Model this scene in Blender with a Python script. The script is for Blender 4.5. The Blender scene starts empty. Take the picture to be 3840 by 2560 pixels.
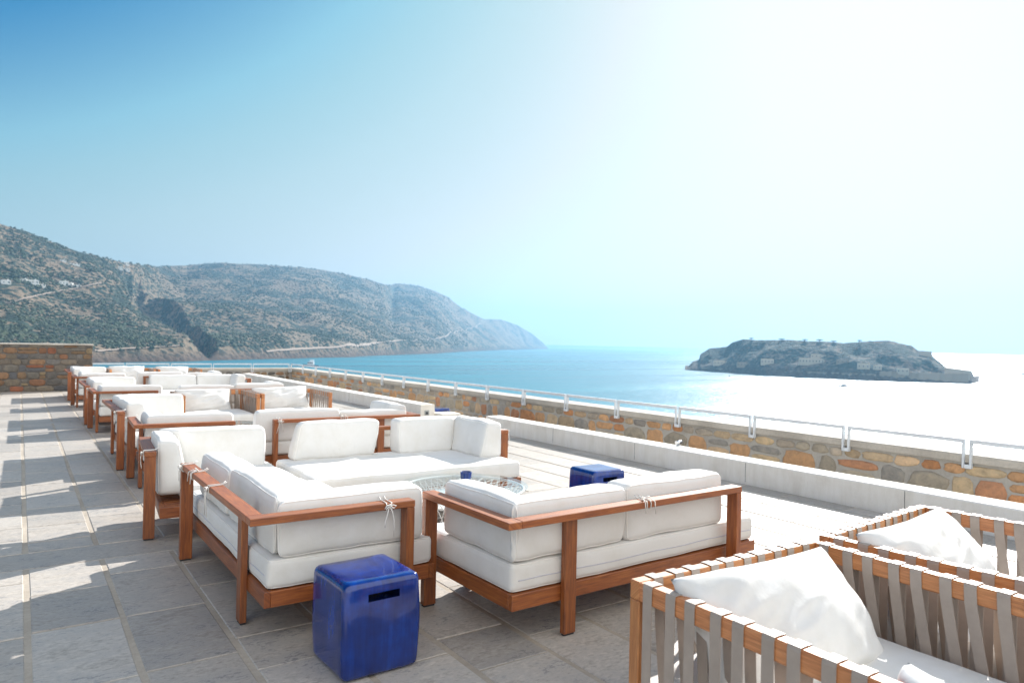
import bpy, bmesh, math, random
import numpy as np
from mathutils import Vector, Matrix, noise

random.seed(7)
S = bpy.context.scene
COL = S.collection

# ------------------------------------------------------------------ camera
cam_d = bpy.data.cameras.new("camera")
cam = bpy.data.objects.new("camera", cam_d)
COL.objects.link(cam)
Fv = Vector((0.56711052, 0.82363487, 0.00335452))
Rv = Vector((0.82341223, -0.56704396, 0.02129434))
Uv = Vector((-0.01944092, 0.00931409, 0.99976762))
cam.matrix_world = Matrix(((Rv.x, Uv.x, -Fv.x, 0), (Rv.y, Uv.y, -Fv.y, 0), (Rv.z, Uv.z, -Fv.z, 1.6), (0, 0, 0, 1)))
cam_d.sensor_width = 36
cam_d.lens = 25.13
cam_d.clip_start = 0.05
cam_d.clip_end = 200000
cam_d.dof.use_dof = True
cam_d.dof.focus_distance = 4.6
cam_d.dof.aperture_fstop = 3.2
S.camera = cam

# ------------------------------------------------------------------ world, sun, exposure
SUNV = Vector((1.6, 0.80, 1.0)).normalized()
EL = math.asin(SUNV.z)
AZ = math.atan2(SUNV.x, SUNV.y)
w = bpy.data.worlds.new("World")
S.world = w
w.use_nodes = True
nt = w.node_tree
bg = nt.nodes["Background"]
sky = nt.nodes.new("ShaderNodeTexSky")
sky.sky_type = 'NISHITA'
sky.sun_disc = False
sky.sun_elevation = EL
sky.sun_rotation = AZ
sky.altitude = 0
sky.air_density = 1.0
sky.dust_density = 1.0
sky.ozone_density = 1.0
EXPO = 1.13
sg = nt.nodes.new("ShaderNodeSeparateColor")
nt.links.new(sky.outputs[0], sg.inputs[0])
sc_ = nt.nodes.new("ShaderNodeMath")
sc_.operation = 'MULTIPLY'
sc_.inputs[1].default_value = 1 / 22
nt.links.new(sg.outputs[1], sc_.inputs[0])
cv = nt.nodes.new("ShaderNodeValToRGB")     # film-like response of the hazy sea sky to its own brightness
SKYR = [(0.0, (.005, .05, .18)), (1.7, (.02, .13, .37)), (2.99, (.036, .255, .53)), (3.95, (.285, .575, .71)), (4.5, (.39, .625, .695)), (5.4, (.525, .69, .715)), (7.2, (.715, .77, .745)),
        (8.2, (.805, .80, .76)), (10.5, (.885, .89, .87)), (14, (.945, .94, .925)), (21.9, (.985, .98, .965))]
el = cv.color_ramp.elements
el[0].position, el[0].color = 0, (*SKYR[0][1], 1)
el[1].position, el[1].color = SKYR[-1][0] / 22, (*SKYR[-1][1], 1)
for p, c in SKYR[1:-1]:
    e_ = el.new(p / 22)
    e_.color = (*c, 1)
nt.links.new(sc_.outputs[0], cv.inputs[0])
# added fill light: an unseen white patch of sky behind the viewer
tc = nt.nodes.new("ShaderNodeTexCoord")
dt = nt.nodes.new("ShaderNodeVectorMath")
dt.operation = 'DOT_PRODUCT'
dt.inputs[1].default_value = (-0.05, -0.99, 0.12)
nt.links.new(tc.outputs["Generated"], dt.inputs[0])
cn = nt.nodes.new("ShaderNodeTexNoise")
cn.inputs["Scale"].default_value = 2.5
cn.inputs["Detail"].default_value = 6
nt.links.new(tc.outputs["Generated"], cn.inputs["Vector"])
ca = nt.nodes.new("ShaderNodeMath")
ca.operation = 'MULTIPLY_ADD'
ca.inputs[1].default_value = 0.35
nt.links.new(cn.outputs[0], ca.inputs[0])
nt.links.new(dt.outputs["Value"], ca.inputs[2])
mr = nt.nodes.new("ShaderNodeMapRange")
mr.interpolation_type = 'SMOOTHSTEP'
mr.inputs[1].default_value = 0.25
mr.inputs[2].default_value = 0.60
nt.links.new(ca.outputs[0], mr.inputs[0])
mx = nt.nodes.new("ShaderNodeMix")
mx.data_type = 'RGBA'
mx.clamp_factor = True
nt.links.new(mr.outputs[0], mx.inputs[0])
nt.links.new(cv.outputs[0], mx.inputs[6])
FILL = 0.84
mx.inputs[7].default_value = (FILL * 2, FILL * 2, FILL * 1.98, 1)
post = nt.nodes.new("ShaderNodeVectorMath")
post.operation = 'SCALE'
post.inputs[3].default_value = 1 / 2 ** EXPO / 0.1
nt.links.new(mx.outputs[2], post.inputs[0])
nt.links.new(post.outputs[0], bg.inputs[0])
bg.inputs[1].default_value = 0.1
sl = bpy.data.lights.new("sun", 'SUN')
sl.energy = 5.0
sl.angle = math.radians(0.53)
sl.color = (1.0, 0.965, 0.915)
sun = bpy.data.objects.new("sun", sl)
COL.objects.link(sun)
sun.rotation_euler = (-SUNV).to_track_quat('-Z', 'Y').to_euler()
sun.location = (20, 10, 30)
S.view_settings.view_transform = 'Standard'
S.view_settings.look = 'None'
S.view_settings.gamma = 1
S.view_settings.use_curve_mapping = False
S.view_settings.exposure = EXPO
S.cycles.use_denoising = True
S.cycles.max_bounces = 8
S.cycles.volume_bounces = 0
S.cycles.caustics_reflective = False
S.cycles.caustics_refractive = False

# ------------------------------------------------------------------ materials
def mat(name):
    m = bpy.data.materials.new(name)
    m.use_nodes = True
    n = m.node_tree.nodes
    return m, n, m.node_tree.links, n["Principled BSDF"]

def nd(n, typ, **kw):
    x = n.new(typ)
    for k, v in kw.items():
        if k in x.inputs.keys():
            x.inputs[k].default_value = v
        else:
            setattr(x, k, v)
    return x

def ramp(n, l, src, stops):
    r = n.new("ShaderNodeValToRGB")
    e = r.color_ramp.elements
    e[0].position, e[0].color = stops[0][0], (*stops[0][1], 1)
    e[1].position, e[1].color = stops[-1][0], (*stops[-1][1], 1)
    for p, c in stops[1:-1]:
        q = e.new(p)
        q.color = (*c, 1)
    l.new(src, r.inputs[0])
    return r

def mixc(n, l, fac, a, b, mode='MIX'):
    m = n.new("ShaderNodeMix")
    m.data_type = 'RGBA'
    m.blend_type = mode
    for i, s in ((0, fac), (6, a), (7, b)):
        if hasattr(s, 'links') or hasattr(s, 'is_linked'):
            l.new(s, m.inputs[i])
        elif isinstance(s, (int, float)):
            m.inputs[i].default_value = s
        else:
            m.inputs[i].default_value = (*s, 1)
    return m.outputs[2]

def math_(n, l, op, a, b=None, clamp=False):
    m = n.new("ShaderNodeMath")
    m.operation = op
    m.use_clamp = clamp
    for i, s in ((0, a), (1, b)):
        if s is None:
            continue
        if hasattr(s, 'is_linked'):
            l.new(s, m.inputs[i])
        else:
            m.inputs[i].default_value = s
    return m.outputs[0]

def bump(n, l, h, strength, dist, bsdf):
    b = n.new("ShaderNodeBump")
    b.inputs["Strength"].default_value = strength
    b.inputs["Distance"].default_value = dist
    l.new(h, b.inputs["Height"])
    l.new(b.outputs[0], bsdf.inputs["Normal"])
    return b

def wood(name, dark, mid, light, rough=0.42):
    m, n, l, b = mat(name)
    uv = n.new("ShaderNodeUVMap")
    mp = nd(n, "ShaderNodeMapping")
    mp.inputs["Scale"].default_value = (1.6, 22, 1)
    l.new(uv.outputs[0], mp.inputs[0])
    nz = nd(n, "ShaderNodeTexNoise", Scale=3.0, Detail=6.0, Roughness=0.62, Distortion=0.7)
    l.new(mp.outputs[0], nz.inputs["Vector"])
    r = ramp(n, l, nz.outputs[0], [(0.28, dark), (0.5, mid), (0.74, light)])
    mp2 = nd(n, "ShaderNodeMapping")
    mp2.inputs["Scale"].default_value = (6, 240, 1)
    l.new(uv.outputs[0], mp2.inputs[0])
    nf = nd(n, "ShaderNodeTexNoise", Scale=2.0, Detail=3.0)
    l.new(mp2.outputs[0], nf.inputs["Vector"])
    rf = ramp(n, l, nf.outputs[0], [(0.35, (0.72, 0.72, 0.72)), (0.65, (1.1, 1.1, 1.1))])
    c = mixc(n, l, 1.0, r.outputs[0], rf.outputs[0], 'MULTIPLY')
    at = nd(n, "ShaderNodeAttribute", attribute_name="tint")
    c = mixc(n, l, 1.0, c, at.outputs[0], 'MULTIPLY')
    l.new(c, b.inputs["Base Color"])
    b.inputs["Roughness"].default_value = rough
    b.inputs["Specular IOR Level"].default_value = 0.6
    b.inputs["Coat Weight"].default_value = 0.3
    b.inputs["Coat Roughness"].default_value = 0.56
    b.inputs["Coat IOR"].default_value = 1.6
    bump(n, l, nf.outputs[0], 0.25, 0.001, b)
    return m

TEAK = wood("teak_wood", (0.150, 0.035, 0.006), (0.275, 0.073, 0.011), (0.40, 0.128, 0.023), 0.5)
IROKO = wood("honey_wood", (0.36, 0.125, 0.035), (0.52, 0.20, 0.062), (0.64, 0.29, 0.11), 0.52)

def fabric(name, colr, bumpd=0.0035):
    m, n, l, b = mat(name)
    tc = n.new("ShaderNodeTexCoord")
    a = nd(n, "ShaderNodeTexNoise", Scale=7.0, Detail=5.0, Roughness=0.6, Distortion=0.6)
    l.new(tc.outputs["Object"], a.inputs["Vector"])
    f = nd(n, "ShaderNodeTexNoise", Scale=420.0, Detail=2.0)
    l.new(tc.outputs["Object"], f.inputs["Vector"])
    h = math_(n, l, 'ADD', a.outputs[0], math_(n, l, 'MULTIPLY', f.outputs[0], 0.06))
    st = nd(n, "ShaderNodeTexNoise", Scale=3.2, Detail=4.0, Roughness=0.7)
    l.new(tc.outputs["Object"], st.inputs["Vector"])
    r = ramp(n, l, st.outputs[0], [(0.3, tuple(x * 0.93 * y for x, y in zip(colr, (1, .985, .95)))), (0.55, colr)])
    l.new(r.outputs[0], b.inputs["Base Color"])
    b.inputs["Roughness"].default_value = 0.92
    b.inputs["Specular IOR Level"].default_value = 0.25
    bump(n, l, h, 0.55, bumpd * 2.2, b)
    return m

WHITE = fabric("white_canvas", (0.70, 0.69, 0.668))
PIPE = fabric("white_piping", (0.80, 0.78, 0.75), 0.0005)

def plain(name, colr, rough, metal=0.0, spec=0.5):
    m, n, l, b = mat(name)
    tc = n.new("ShaderNodeTexCoord")
    a = nd(n, "ShaderNodeTexNoise", Scale=9.0, Detail=6.0, Roughness=0.65)
    l.new(tc.outputs["Object"], a.inputs["Vector"])
    r = ramp(n, l, a.outputs[0], [(0.3, tuple(x * 0.86 for x in colr)), (0.7, tuple(min(1, x * 1.08) for x in colr))])
    l.new(r.outputs[0], b.inputs["Base Color"])
    b.inputs["Roughness"].default_value = rough
    b.inputs["Metallic"].default_value = metal
    b.inputs["Specular IOR Level"].default_value = spec
    return m

WEB = plain("taupe_webbing", (0.36, 0.30, 0.255), 0.5, 0, 0.6)
CORD = plain("white_cord", (0.78, 0.76, 0.72), 0.85, 0, 0.2)
RAILP = plain("white_painted_metal", (0.62, 0.66, 0.70), 0.45)
CHROME = plain("brushed_steel", (0.65, 0.66, 0.68), 0.25, 1.0)
ROPE = plain("white_rope", (0.74, 0.73, 0.71), 0.8)
FOOT = plain("dark_rubber", (0.03, 0.03, 0.032), 0.7)
HOUSEW = plain("white_render", (0.80, 0.78, 0.74), 0.85)
DARKW = plain("dark_opening", (0.05, 0.06, 0.07), 0.6)
TILE = plain("roof_clay", (0.45, 0.38, 0.32), 0.8)
HULLD = plain("navy_hull", (0.012, 0.03, 0.06), 0.25)
HULLW = plain("white_gelcoat", (0.8, 0.8, 0.8), 0.25)
RUIN = plain("pale_ruin_stone", (0.42, 0.35, 0.27), 0.9)
RUINR = plain("weathered_rubble", (0.24, 0.19, 0.14), 0.9)
LEAF = plain("tree_leaf", (0.05, 0.075, 0.03), 0.8)
BARK = plain("tree_bark", (0.10, 0.07, 0.05), 0.9)
ZIP = plain("pale_zip", (0.55, 0.55, 0.62), 0.6)
SOCK = plain("grey_plastic", (0.42, 0.44, 0.43), 0.5)

# terrace slabs
def slab_mat():
    m, n, l, b = mat("limestone_slabs")
    tc = n.new("ShaderNodeTexCoord")
    at = nd(n, "ShaderNodeAttribute", attribute_name="tint")
    off = n.new("ShaderNodeVectorMath")
    off.operation = 'MULTIPLY_ADD'
    l.new(at.outputs[0], off.inputs[0])
    off.inputs[1].default_value = (40, 60, 90)
    l.new(tc.outputs["Object"], off.inputs[2])
    mp = nd(n, "ShaderNodeMapping")
    mp.inputs["Scale"].default_value = (1.0, 1.9, 1)
    mp.inputs["Rotation"].default_value = (0, 0, 0.35)
    l.new(off.outputs[0], mp.inputs[0])
    big = nd(n, "ShaderNodeTexNoise", Scale=3.2, Detail=8.0, Roughness=0.66, Distortion=0.5)
    l.new(mp.outputs[0], big.inputs["Vector"])
    fine = nd(n, "ShaderNodeTexNoise", Scale=26.0, Detail=7.0, Roughness=0.75)
    l.new(mp.outputs[0], fine.inputs["Vector"])
    c = ramp(n, l, big.outputs[0], [(0.3, (0.375, 0.342, 0.30)), (0.5, (0.475, 0.44, 0.395)), (0.7, (0.55, 0.52, 0.475))])
    f = ramp(n, l, fine.outputs[0], [(0.34, (0.62, 0.61, 0.60)), (0.58, (1.06, 1.05, 1.04))])
    cc = mixc(n, l, 1.0, c.outputs[0], f.outputs[0], 'MULTIPLY')
    # dark lichen stains with a shape of their own
    mask = math_(n, l, 'MULTIPLY', ramp(n, l, big.outputs[0], [(0.46, (0, 0, 0)), (0.60, (1, 1, 1))]).outputs[0],
                 ramp(n, l, fine.outputs[0], [(0.47, (0, 0, 0)), (0.56, (1, 1, 1))]).outputs[0])
    mask = math_(n, l, 'MULTIPLY', mask, 0.8)
    cc = mixc(n, l, mask, cc, (0.17, 0.165, 0.165))
    tv = n.new("ShaderNodeSeparateColor")
    l.new(at.outputs[0], tv.inputs[0])
    tr = ramp(n, l, tv.outputs[0], [(0.0, (0.80, 0.79, 0.785)), (0.5, (0.97, 0.95, 0.93)), (1.0, (1.12, 1.11, 1.10))])
    cc = mixc(n, l, 1.0, cc, tr.outputs[0], 'MULTIPLY')
    l.new(cc, b.inputs["Base Color"])
    b.inputs["Roughness"].default_value = 0.52
    b.inputs["Specular IOR Level"].default_value = 0.5
    h = math_(n, l, 'ADD', fine.outputs[0], math_(n, l, 'MULTIPLY', big.outputs[0], 1.6))
    bump(n, l, h, 0.5, 0.004, b)
    return m
SLAB = slab_mat()

def mortar(name, colr):
    m, n, l, b = mat(name)
    tc = n.new("ShaderNodeTexCoord")
    a = nd(n, "ShaderNodeTexNoise", Scale=30.0, Detail=6.0, Roughness=0.7)
    l.new(tc.outputs["Object"], a.inputs["Vector"])
    g = nd(n, "ShaderNodeTexNoise", Scale=2.2, Detail=4.0)
    l.new(tc.outputs["Object"], g.inputs["Vector"])
    r = ramp(n, l, a.outputs[0], [(0.3, tuple(x * 0.78 for x in colr)), (0.7, colr)])
    r2 = ramp(n, l, g.outputs[0], [(0.35, (0.82, 0.81, 0.80)), (0.65, (1.05, 1.05, 1.05))])
    l.new(mixc(n, l, 1.0, r.outputs[0], r2.outputs[0], 'MULTIPLY'), b.inputs["Base Color"])
    b.inputs["Roughness"].default_value = 0.85
    bump(n, l, a.outputs[0], 0.6, 0.006, b)
    return m
MORT = mortar("floor_mortar", (0.46, 0.40, 0.325))
WMORT = mortar("wall_mortar", (0.44, 0.415, 0.375))
DMORT = mortar("dark_wall_joint", (0.15, 0.135, 0.12))
COPE = mortar("coping_concrete", (0.52, 0.48, 0.42))

def plaster():
    m, n, l, b = mat("white_plaster")
    tc = n.new("ShaderNodeTexCoord")
    a = nd(n, "ShaderNodeTexNoise", Scale=1.6, Detail=7.0, Roughness=0.65, Distortion=0.4)
    l.new(tc.outputs["Object"], a.inputs["Vector"])
    mp = nd(n, "ShaderNodeMapping")
    mp.inputs["Scale"].default_value = (4, 4, 0.7)
    l.new(tc.outputs["Object"], mp.inputs[0])
    st = nd(n, "ShaderNodeTexNoise", Scale=3.0, Detail=5.0, Roughness=0.7)
    l.new(mp.outputs[0], st.inputs["Vector"])
    r = ramp(n, l, a.outputs[0], [(0.3, (0.72, 0.67, 0.60)), (0.5, (0.82, 0.785, 0.72)), (0.7, (0.85, 0.825, 0.78))])
    s = ramp(n, l, st.outputs[0], [(0.35, (0.945, 0.935, 0.915)), (0.6, (1.02, 1.02, 1.02))])
    l.new(mixc(n, l, 1.0, r.outputs[0], s.outputs[0], 'MULTIPLY'), b.inputs["Base Color"])
    b.inputs["Roughness"].default_value = 0.8
    bump(n, l, a.outputs[0], 0.35, 0.006, b)
    return m
PLAST = plaster()

def stone_mat():
    m, n, l, b = mat("wall_stones")
    at = nd(n, "ShaderNodeAttribute", attribute_name="tint")
    tc = n.new("ShaderNodeTexCoord")
    a = nd(n, "ShaderNodeTexNoise", Scale=9.0, Detail=8.0, Roughness=0.7, Distortion=0.4)
    l.new(tc.outputs["Object"], a.inputs["Vector"])
    f = nd(n, "ShaderNodeTexNoise", Scale=45.0, Detail=6.0, Roughness=0.7)
    l.new(tc.outputs["Object"], f.inputs["Vector"])
    r = ramp(n, l, a.outputs[0], [(0.28, (0.62, 0.64, 0.66)), (0.5, (1, 1, 1)), (0.72, (1.3, 1.24, 1.15))])
    c = mixc(n, l, 1.0, at.outputs[0], r.outputs[0], 'MULTIPLY')
    sp = ramp(n, l, f.outputs[0], [(0.62, (0, 0, 0)), (0.72, (1, 1, 1))])
    c = mixc(n, l, math_(n, l, 'MULTIPLY', sp.outputs[0], 0.4), c, (0.5, 0.47, 0.42))
    l.new(c, b.inputs["Base Color"])
    b.inputs["Roughness"].default_value = 0.85
    bump(n, l, math_(n, l, 'ADD', a.outputs[0], math_(n, l, 'MULTIPLY', f.outputs[0], 0.4)), 0.8, 0.02, b)
    return m
STONE = stone_mat()

def glaze():
    m, n, l, b = mat("cobalt_glaze")
    tc = n.new("ShaderNodeTexCoord")
    mp = nd(n, "ShaderNodeMapping")
    mp.inputs["Scale"].default_value = (16, 16, 1.5)
    l.new(tc.outputs["Object"], mp.inputs[0])
    a = nd(n, "ShaderNodeTexNoise", Scale=1.4, Detail=5.0, Roughness=0.6, Distortion=0.3)
    l.new(mp.outputs[0], a.inputs["Vector"])
    g = nd(n, "ShaderNodeTexNoise", Scale=5.0, Detail=5.0, Roughness=0.6)
    l.new(tc.outputs["Object"], g.inputs["Vector"])
    v = math_(n, l, 'ADD', math_(n, l, 'MULTIPLY', a.outputs[0], 0.5), math_(n, l, 'MULTIPLY', g.outputs[0], 0.5))
    r = ramp(n, l, v, [(0.29, (0.001, 0.008, 0.065)), (0.5, (0.001, 0.021, 0.165)), (0.71, (0.002, 0.052, 0.34))])
    at = nd(n, "ShaderNodeAttribute", attribute_name="tint")
    c = mixc(n, l, 1.0, r.outputs[0], at.outputs[0], 'MULTIPLY')
    l.new(c, b.inputs["Base Color"])
    b.inputs["Roughness"].default_value = 0.16
    b.inputs["Coat Weight"].default_value = 0.45
    b.inputs["Coat Roughness"].default_value = 0.05
    b.inputs["Coat IOR"].default_value = 1.55
    bump(n, l, v, 0.25, 0.004, b)
    return m
GLAZE = glaze()

def glass():
    m, n, l, b = mat("table_glass")
    n.remove(b)
    tr = n.new("ShaderNodeBsdfTransparent")
    tr.inputs[0].default_value = (0.94, 0.975, 0.98, 1)
    gl = n.new("ShaderNodeBsdfGlossy")
    gl.inputs["Roughness"].default_value = 0.03
    fr = n.new("ShaderNodeFresnel")
    fr.inputs[0].default_value = 1.75
    mx = n.new("ShaderNodeMixShader")
    ge = n.new("ShaderNodeNewGeometry")
    fx = math_(n, l, 'MULTIPLY', fr.outputs[0], math_(n, l, 'SUBTRACT', 1.0, ge.outputs["Backfacing"]))
    l.new(fx, mx.inputs[0])
    l.new(tr.outputs[0], mx.inputs[1])
    l.new(gl.outputs[0], mx.inputs[2])
    l.new(mx.outputs[0], n["Material Output"].inputs[0])
    return m
GLASS = glass()

def land(name, soil, scrub, scale, dens, rough=0.95):
    m, n, l, b = mat(name)
    tc = n.new("ShaderNodeTexCoord")
    mp = nd(n, "ShaderNodeMapping")
    mp.inputs["Scale"].default_value = (scale, scale, scale * 1.3)
    l.new(tc.outputs["Object"], mp.inputs[0])
    big = nd(n, "ShaderNodeTexNoise", Scale=0.055, Detail=6.0, Roughness=0.62, Distortion=0.6)
    l.new(mp.outputs[0], big.inputs["Vector"])
    wv = nd(n, "ShaderNodeTexNoise", Scale=0.5, Detail=6.0, Roughness=0.7)
    l.new(mp.outputs[0], wv.inputs["Vector"])
    vo = nd(n, "ShaderNodeTexVoronoi", Scale=0.75, Randomness=1.0)
    l.new(mp.outputs[0], vo.inputs["Vector"])
    # scrub where patches, clumps and single bushes agree
    s = math_(n, l, 'ADD', math_(n, l, 'MULTIPLY', big.outputs[0], 1.25), math_(n, l, 'MULTIPLY', wv.outputs[0], 1.0))
    s = math_(n, l, 'SUBTRACT', s, math_(n, l, 'MULTIPLY', vo.outputs["Distance"], 0.55))
    mk = ramp(n, l, s, [(dens - 0.05, (0, 0, 0)), (dens + 0.07, (1, 1, 1))])
    sc = ramp(n, l, wv.outputs[0], [(0.3, tuple(x * 0.75 for x in soil)), (0.7, tuple(x * 1.15 for x in soil))])
    gr = ramp(n, l, vo.outputs["Color"], [(0.2, tuple(x * 0.7 for x in scrub)), (0.8, tuple(x * 1.4 for x in scrub))])
    c = mixc(n, l, mk.outputs[0], sc.outputs[0], gr.outputs[0])
    sx = n.new("ShaderNodeSeparateXYZ")
    l.new(tc.outputs["Object"], sx.inputs[0])
    hz_ = math_(n, l, 'ADD', sx.outputs[2], math_(n, l, 'MULTIPLY', wv.outputs[0], -14.0))
    rk = n.new("ShaderNodeMapRange")
    rk.inputs[1].default_value, rk.inputs[2].default_value = -32.0, -20.0
    rk.inputs[3].default_value, rk.inputs[4].default_value = 0.85, 0.0
    l.new(hz_, rk.inputs[0])
    c = mixc(n, l, rk.outputs[0], c, (0.085, 0.058, 0.046))
    l.new(c, b.inputs["Base Color"])
    b.inputs["Roughness"].default_value = rough
    b.inputs["Specular IOR Level"].default_value = 0.15
    bump(n, l, s, 0.9, 5.0 / (scale * 6), b)
    return m
HILLM = land("scrub_hillside", (0.19, 0.145, 0.10), (0.024, 0.036, 0.026), 0.15, 0.82)
ISLM = land("island_scrub", (0.16, 0.125, 0.095), (0.024, 0.036, 0.028), 0.30, 0.72)

def sea_mat():
    m, n, l, b = mat("sea_water")
    tc = n.new("ShaderNodeTexCoord")
    def nz(sx, sy, rot, sc, det):
        mp = nd(n, "ShaderNodeMapping")
        mp.inputs["Scale"].default_value = (sx, sy, 1)
        mp.inputs["Rotation"].default_value = (0, 0, rot)
        l.new(tc.outputs["Object"], mp.inputs[0])
        t = nd(n, "ShaderNodeTexNoise", Scale=sc, Detail=det, Roughness=0.6)
        l.new(mp.outputs[0], t.inputs["Vector"])
        return t.outputs[0]
    wav = nz(1, 2.2, 0.5, 0.35, 5.0)
    swell = nz(1, 2.5, 0.9, 0.05, 4.0)
    bands = nz(0.35, 2.4, 0.55, 0.0045, 4.0)
    r = ramp(n, l, bands, [(0.36, (0.008, 0.105, 0.155)), (0.62, (0.02, 0.18, 0.245))])
    l.new(r.outputs[0], b.inputs["Base Color"])
    rr = ramp(n, l, bands, [(0.36, (0.25, 0.25, 0.25)), (0.62, (0.36, 0.36, 0.36))])
    l.new(rr.outputs[0], b.inputs["Roughness"])
    b.inputs["IOR"].default_value = 1.33
    b.inputs["Specular IOR Level"].default_value = 0.42
    h = math_(n, l, 'ADD', math_(n, l, 'MULTIPLY', wav, 0.5), math_(n, l, 'MULTIPLY', swell, 1.5))
    bump(n, l, h, 0.8, 0.9, b)
    return m
SEA = sea_mat()

def haze_mat():
    m = bpy.data.materials.new("haze_air")
    m.use_nodes = True
    n = m.node_tree.nodes
    l = m.node_tree.links
    n.remove(n["Principled BSDF"])
    v = n.new("ShaderNodeVolumePrincipled")
    v.inputs["Color"].default_value = (0.24, 0.50, 0.76, 1)
    v.inputs["Density"].default_value = 0.00018
    v.inputs["Anisotropy"].default_value = 0.45
    l.new(v.outputs[0], n["Material Output"].inputs["Volume"])
    return m
HAZE = haze_mat()

# ------------------------------------------------------------------ mesh helpers
def ident(x, y, z):
    return (x, y, z)

class MB:
    """Collects pieces and links them as ONE mesh object."""
    def __init__(s):
        s.v, s.f, s.uv, s.c, s.sm = [], [], [], [], []

    def face(s, idx, uv, col, smooth=False):
        s.f.append(idx)
        s.uv.append(uv)
        s.c.append(col)
        s.sm.append(smooth)

    def box(s, x0, x1, y0, y1, z0, z1, T=ident, ch=0.003, col=None):
        c = [(x0 + x1) / 2, (y0 + y1) / 2, (z0 + z1) / 2]
        h = [abs(x1 - x0) / 2, abs(y1 - y0) / 2, abs(z1 - z0) / 2]
        ch = min(ch, min(h) * 0.4)
        La = max(range(3), key=lambda k: h[k])
        ou, ov = random.uniform(0, 50), random.uniform(0, 50)
        if col is None:
            g = random.uniform(0.82, 1.15)
            col = (g, g * random.uniform(0.96, 1.03), g * random.uniform(0.93, 1.03))
        base = len(s.v)
        ids, loc = {}, {}
        for sx in (-1, 1):
            for sy in (-1, 1):
                for sz in (-1, 1):
                    for k in range(3):
                        sg = (sx, sy, sz)
                        p = [c[i] + sg[i] * (h[i] - (0 if i == k else ch)) for i in range(3)]
                        ids[(sg, k)] = len(s.v)
                        loc[len(s.v)] = p
                        s.v.append(T(*p))
        def uvof(i):
            p = loc[i]
            return (p[La] + ou, sum(p[j] for j in range(3) if j != La) + ov)
        def add(vs):
            s.face(vs, [uvof(i) for i in vs], col)
        for k in range(3):
            a, b = [i for i in range(3) if i != k]
            for sg in (-1, 1):
                q = []
                for (u, w_) in ((-1, -1), (1, -1), (1, 1), (-1, 1)):
                    t = [0, 0, 0]
                    t[k], t[a], t[b] = sg, u, w_
                    q.append(ids[(tuple(t), k)])
                add(q)
            for u in (-1, 1):          # chamfers along axis k
                for w_ in (-1, 1):
                    t0, t1 = [0] * 3, [0] * 3
                    t0[k], t1[k] = -1, 1
                    for t in (t0, t1):
                        t[a], t[b] = u, w_
                    add([ids[(tuple(t0), a)], ids[(tuple(t1), a)], ids[(tuple(t1), b)], ids[(tuple(t0), b)]])
        for sx in (-1, 1):
            for sy in (-1, 1):
                for sz in (-1, 1):
                    add([ids[((sx, sy, sz), k)] for k in range(3)])
        return s

    def grid(s, pts, col=(1, 1, 1), smooth=True, closed_u=False):
        """pts[i][j] -> quads"""
        n, m_ = len(pts), len(pts[0])
        b = len(s.v)
        for row in pts:
            s.v.extend(row)
        for i in range(n - (0 if closed_u else 1)):
            for j in range(m_ - 1):
                i2 = (i + 1) % n
                q = [b + i * m_ + j, b + i2 * m_ + j, b + i2 * m_ + j + 1, b + i * m_ + j + 1]
                s.face(q, [(i / n, j / m_)] * 4, col, smooth)
        return s

    def poly(s, pts, col=(1, 1, 1), smooth=False):
        b = len(s.v)
        s.v.extend(pts)
        s.face(list(range(b, b + len(pts))), [(p[0], p[1]) for p in pts], col, smooth)
        return s

    def tube(s, path, r, n=6, closed=False, T=ident, col=(1, 1, 1)):
        P = [Vector(p) for p in path]
        N = len(P)
        b = len(s.v)
        up = Vector((0.13, 0.21, 0.97))
        for i in range(N):
            a = P[(i - 1) % N] if (closed or i > 0) else P[0]
            c = P[(i + 1) % N] if (closed or i < N - 1) else P[-1]
            t = (c - a)
            t = t.normalized() if t.length > 1e-9 else Vector((1, 0, 0))
            u = t.cross(up)
            if u.length < 1e-3:
                u = t.cross(Vector((1, 0, 0)))
            u.normalize()
            w_ = u.cross(t)
            for k in range(n):
                an = 2 * math.pi * k / n
                q = P[i] + u * (math.cos(an) * r) + w_ * (math.sin(an) * r)
                s.v.append(T(*q))
        for i in range(N if closed else N - 1):
            for k in range(n):
                i2, k2 = (i + 1) % N, (k + 1) % n
                s.face([b + i * n + k, b + i * n + k2, b + i2 * n + k2, b + i2 * n + k], [(0, 0)] * 4, col, True)
        if not closed:
            s.face([b + k for k in range(n)], [(0, 0)] * n, col, False)
            s.face([b + (N - 1) * n + k for k in range(n)], [(0, 0)] * n, col, False)
        return s

    def lathe(s, prof, cx=0, cy=0, n=32, col=(1, 1, 1), smooth=True):
        b = len(s.v)
        for r, z in prof:
            for k in range(n):
                a = 2 * math.pi * k / n
                s.v.append((cx + r * math.cos(a), cy + r * math.sin(a), z))
        for i in range(len(prof) - 1):
            for k in range(n):
                k2 = (k + 1) % n
                s.face([b + i * n + k, b + i * n + k2, b + (i + 1) * n + k2, b + (i + 1) * n + k], [(0, 0)] * 4, col, smooth)
        for i, e in ((0, prof[0]), (len(prof) - 1, prof[-1])):
            if e[0] > 1e-6:
                s.face([b + i * n + k for k in range(n)], [(0, 0)] * n, col, False)
        return s

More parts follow.
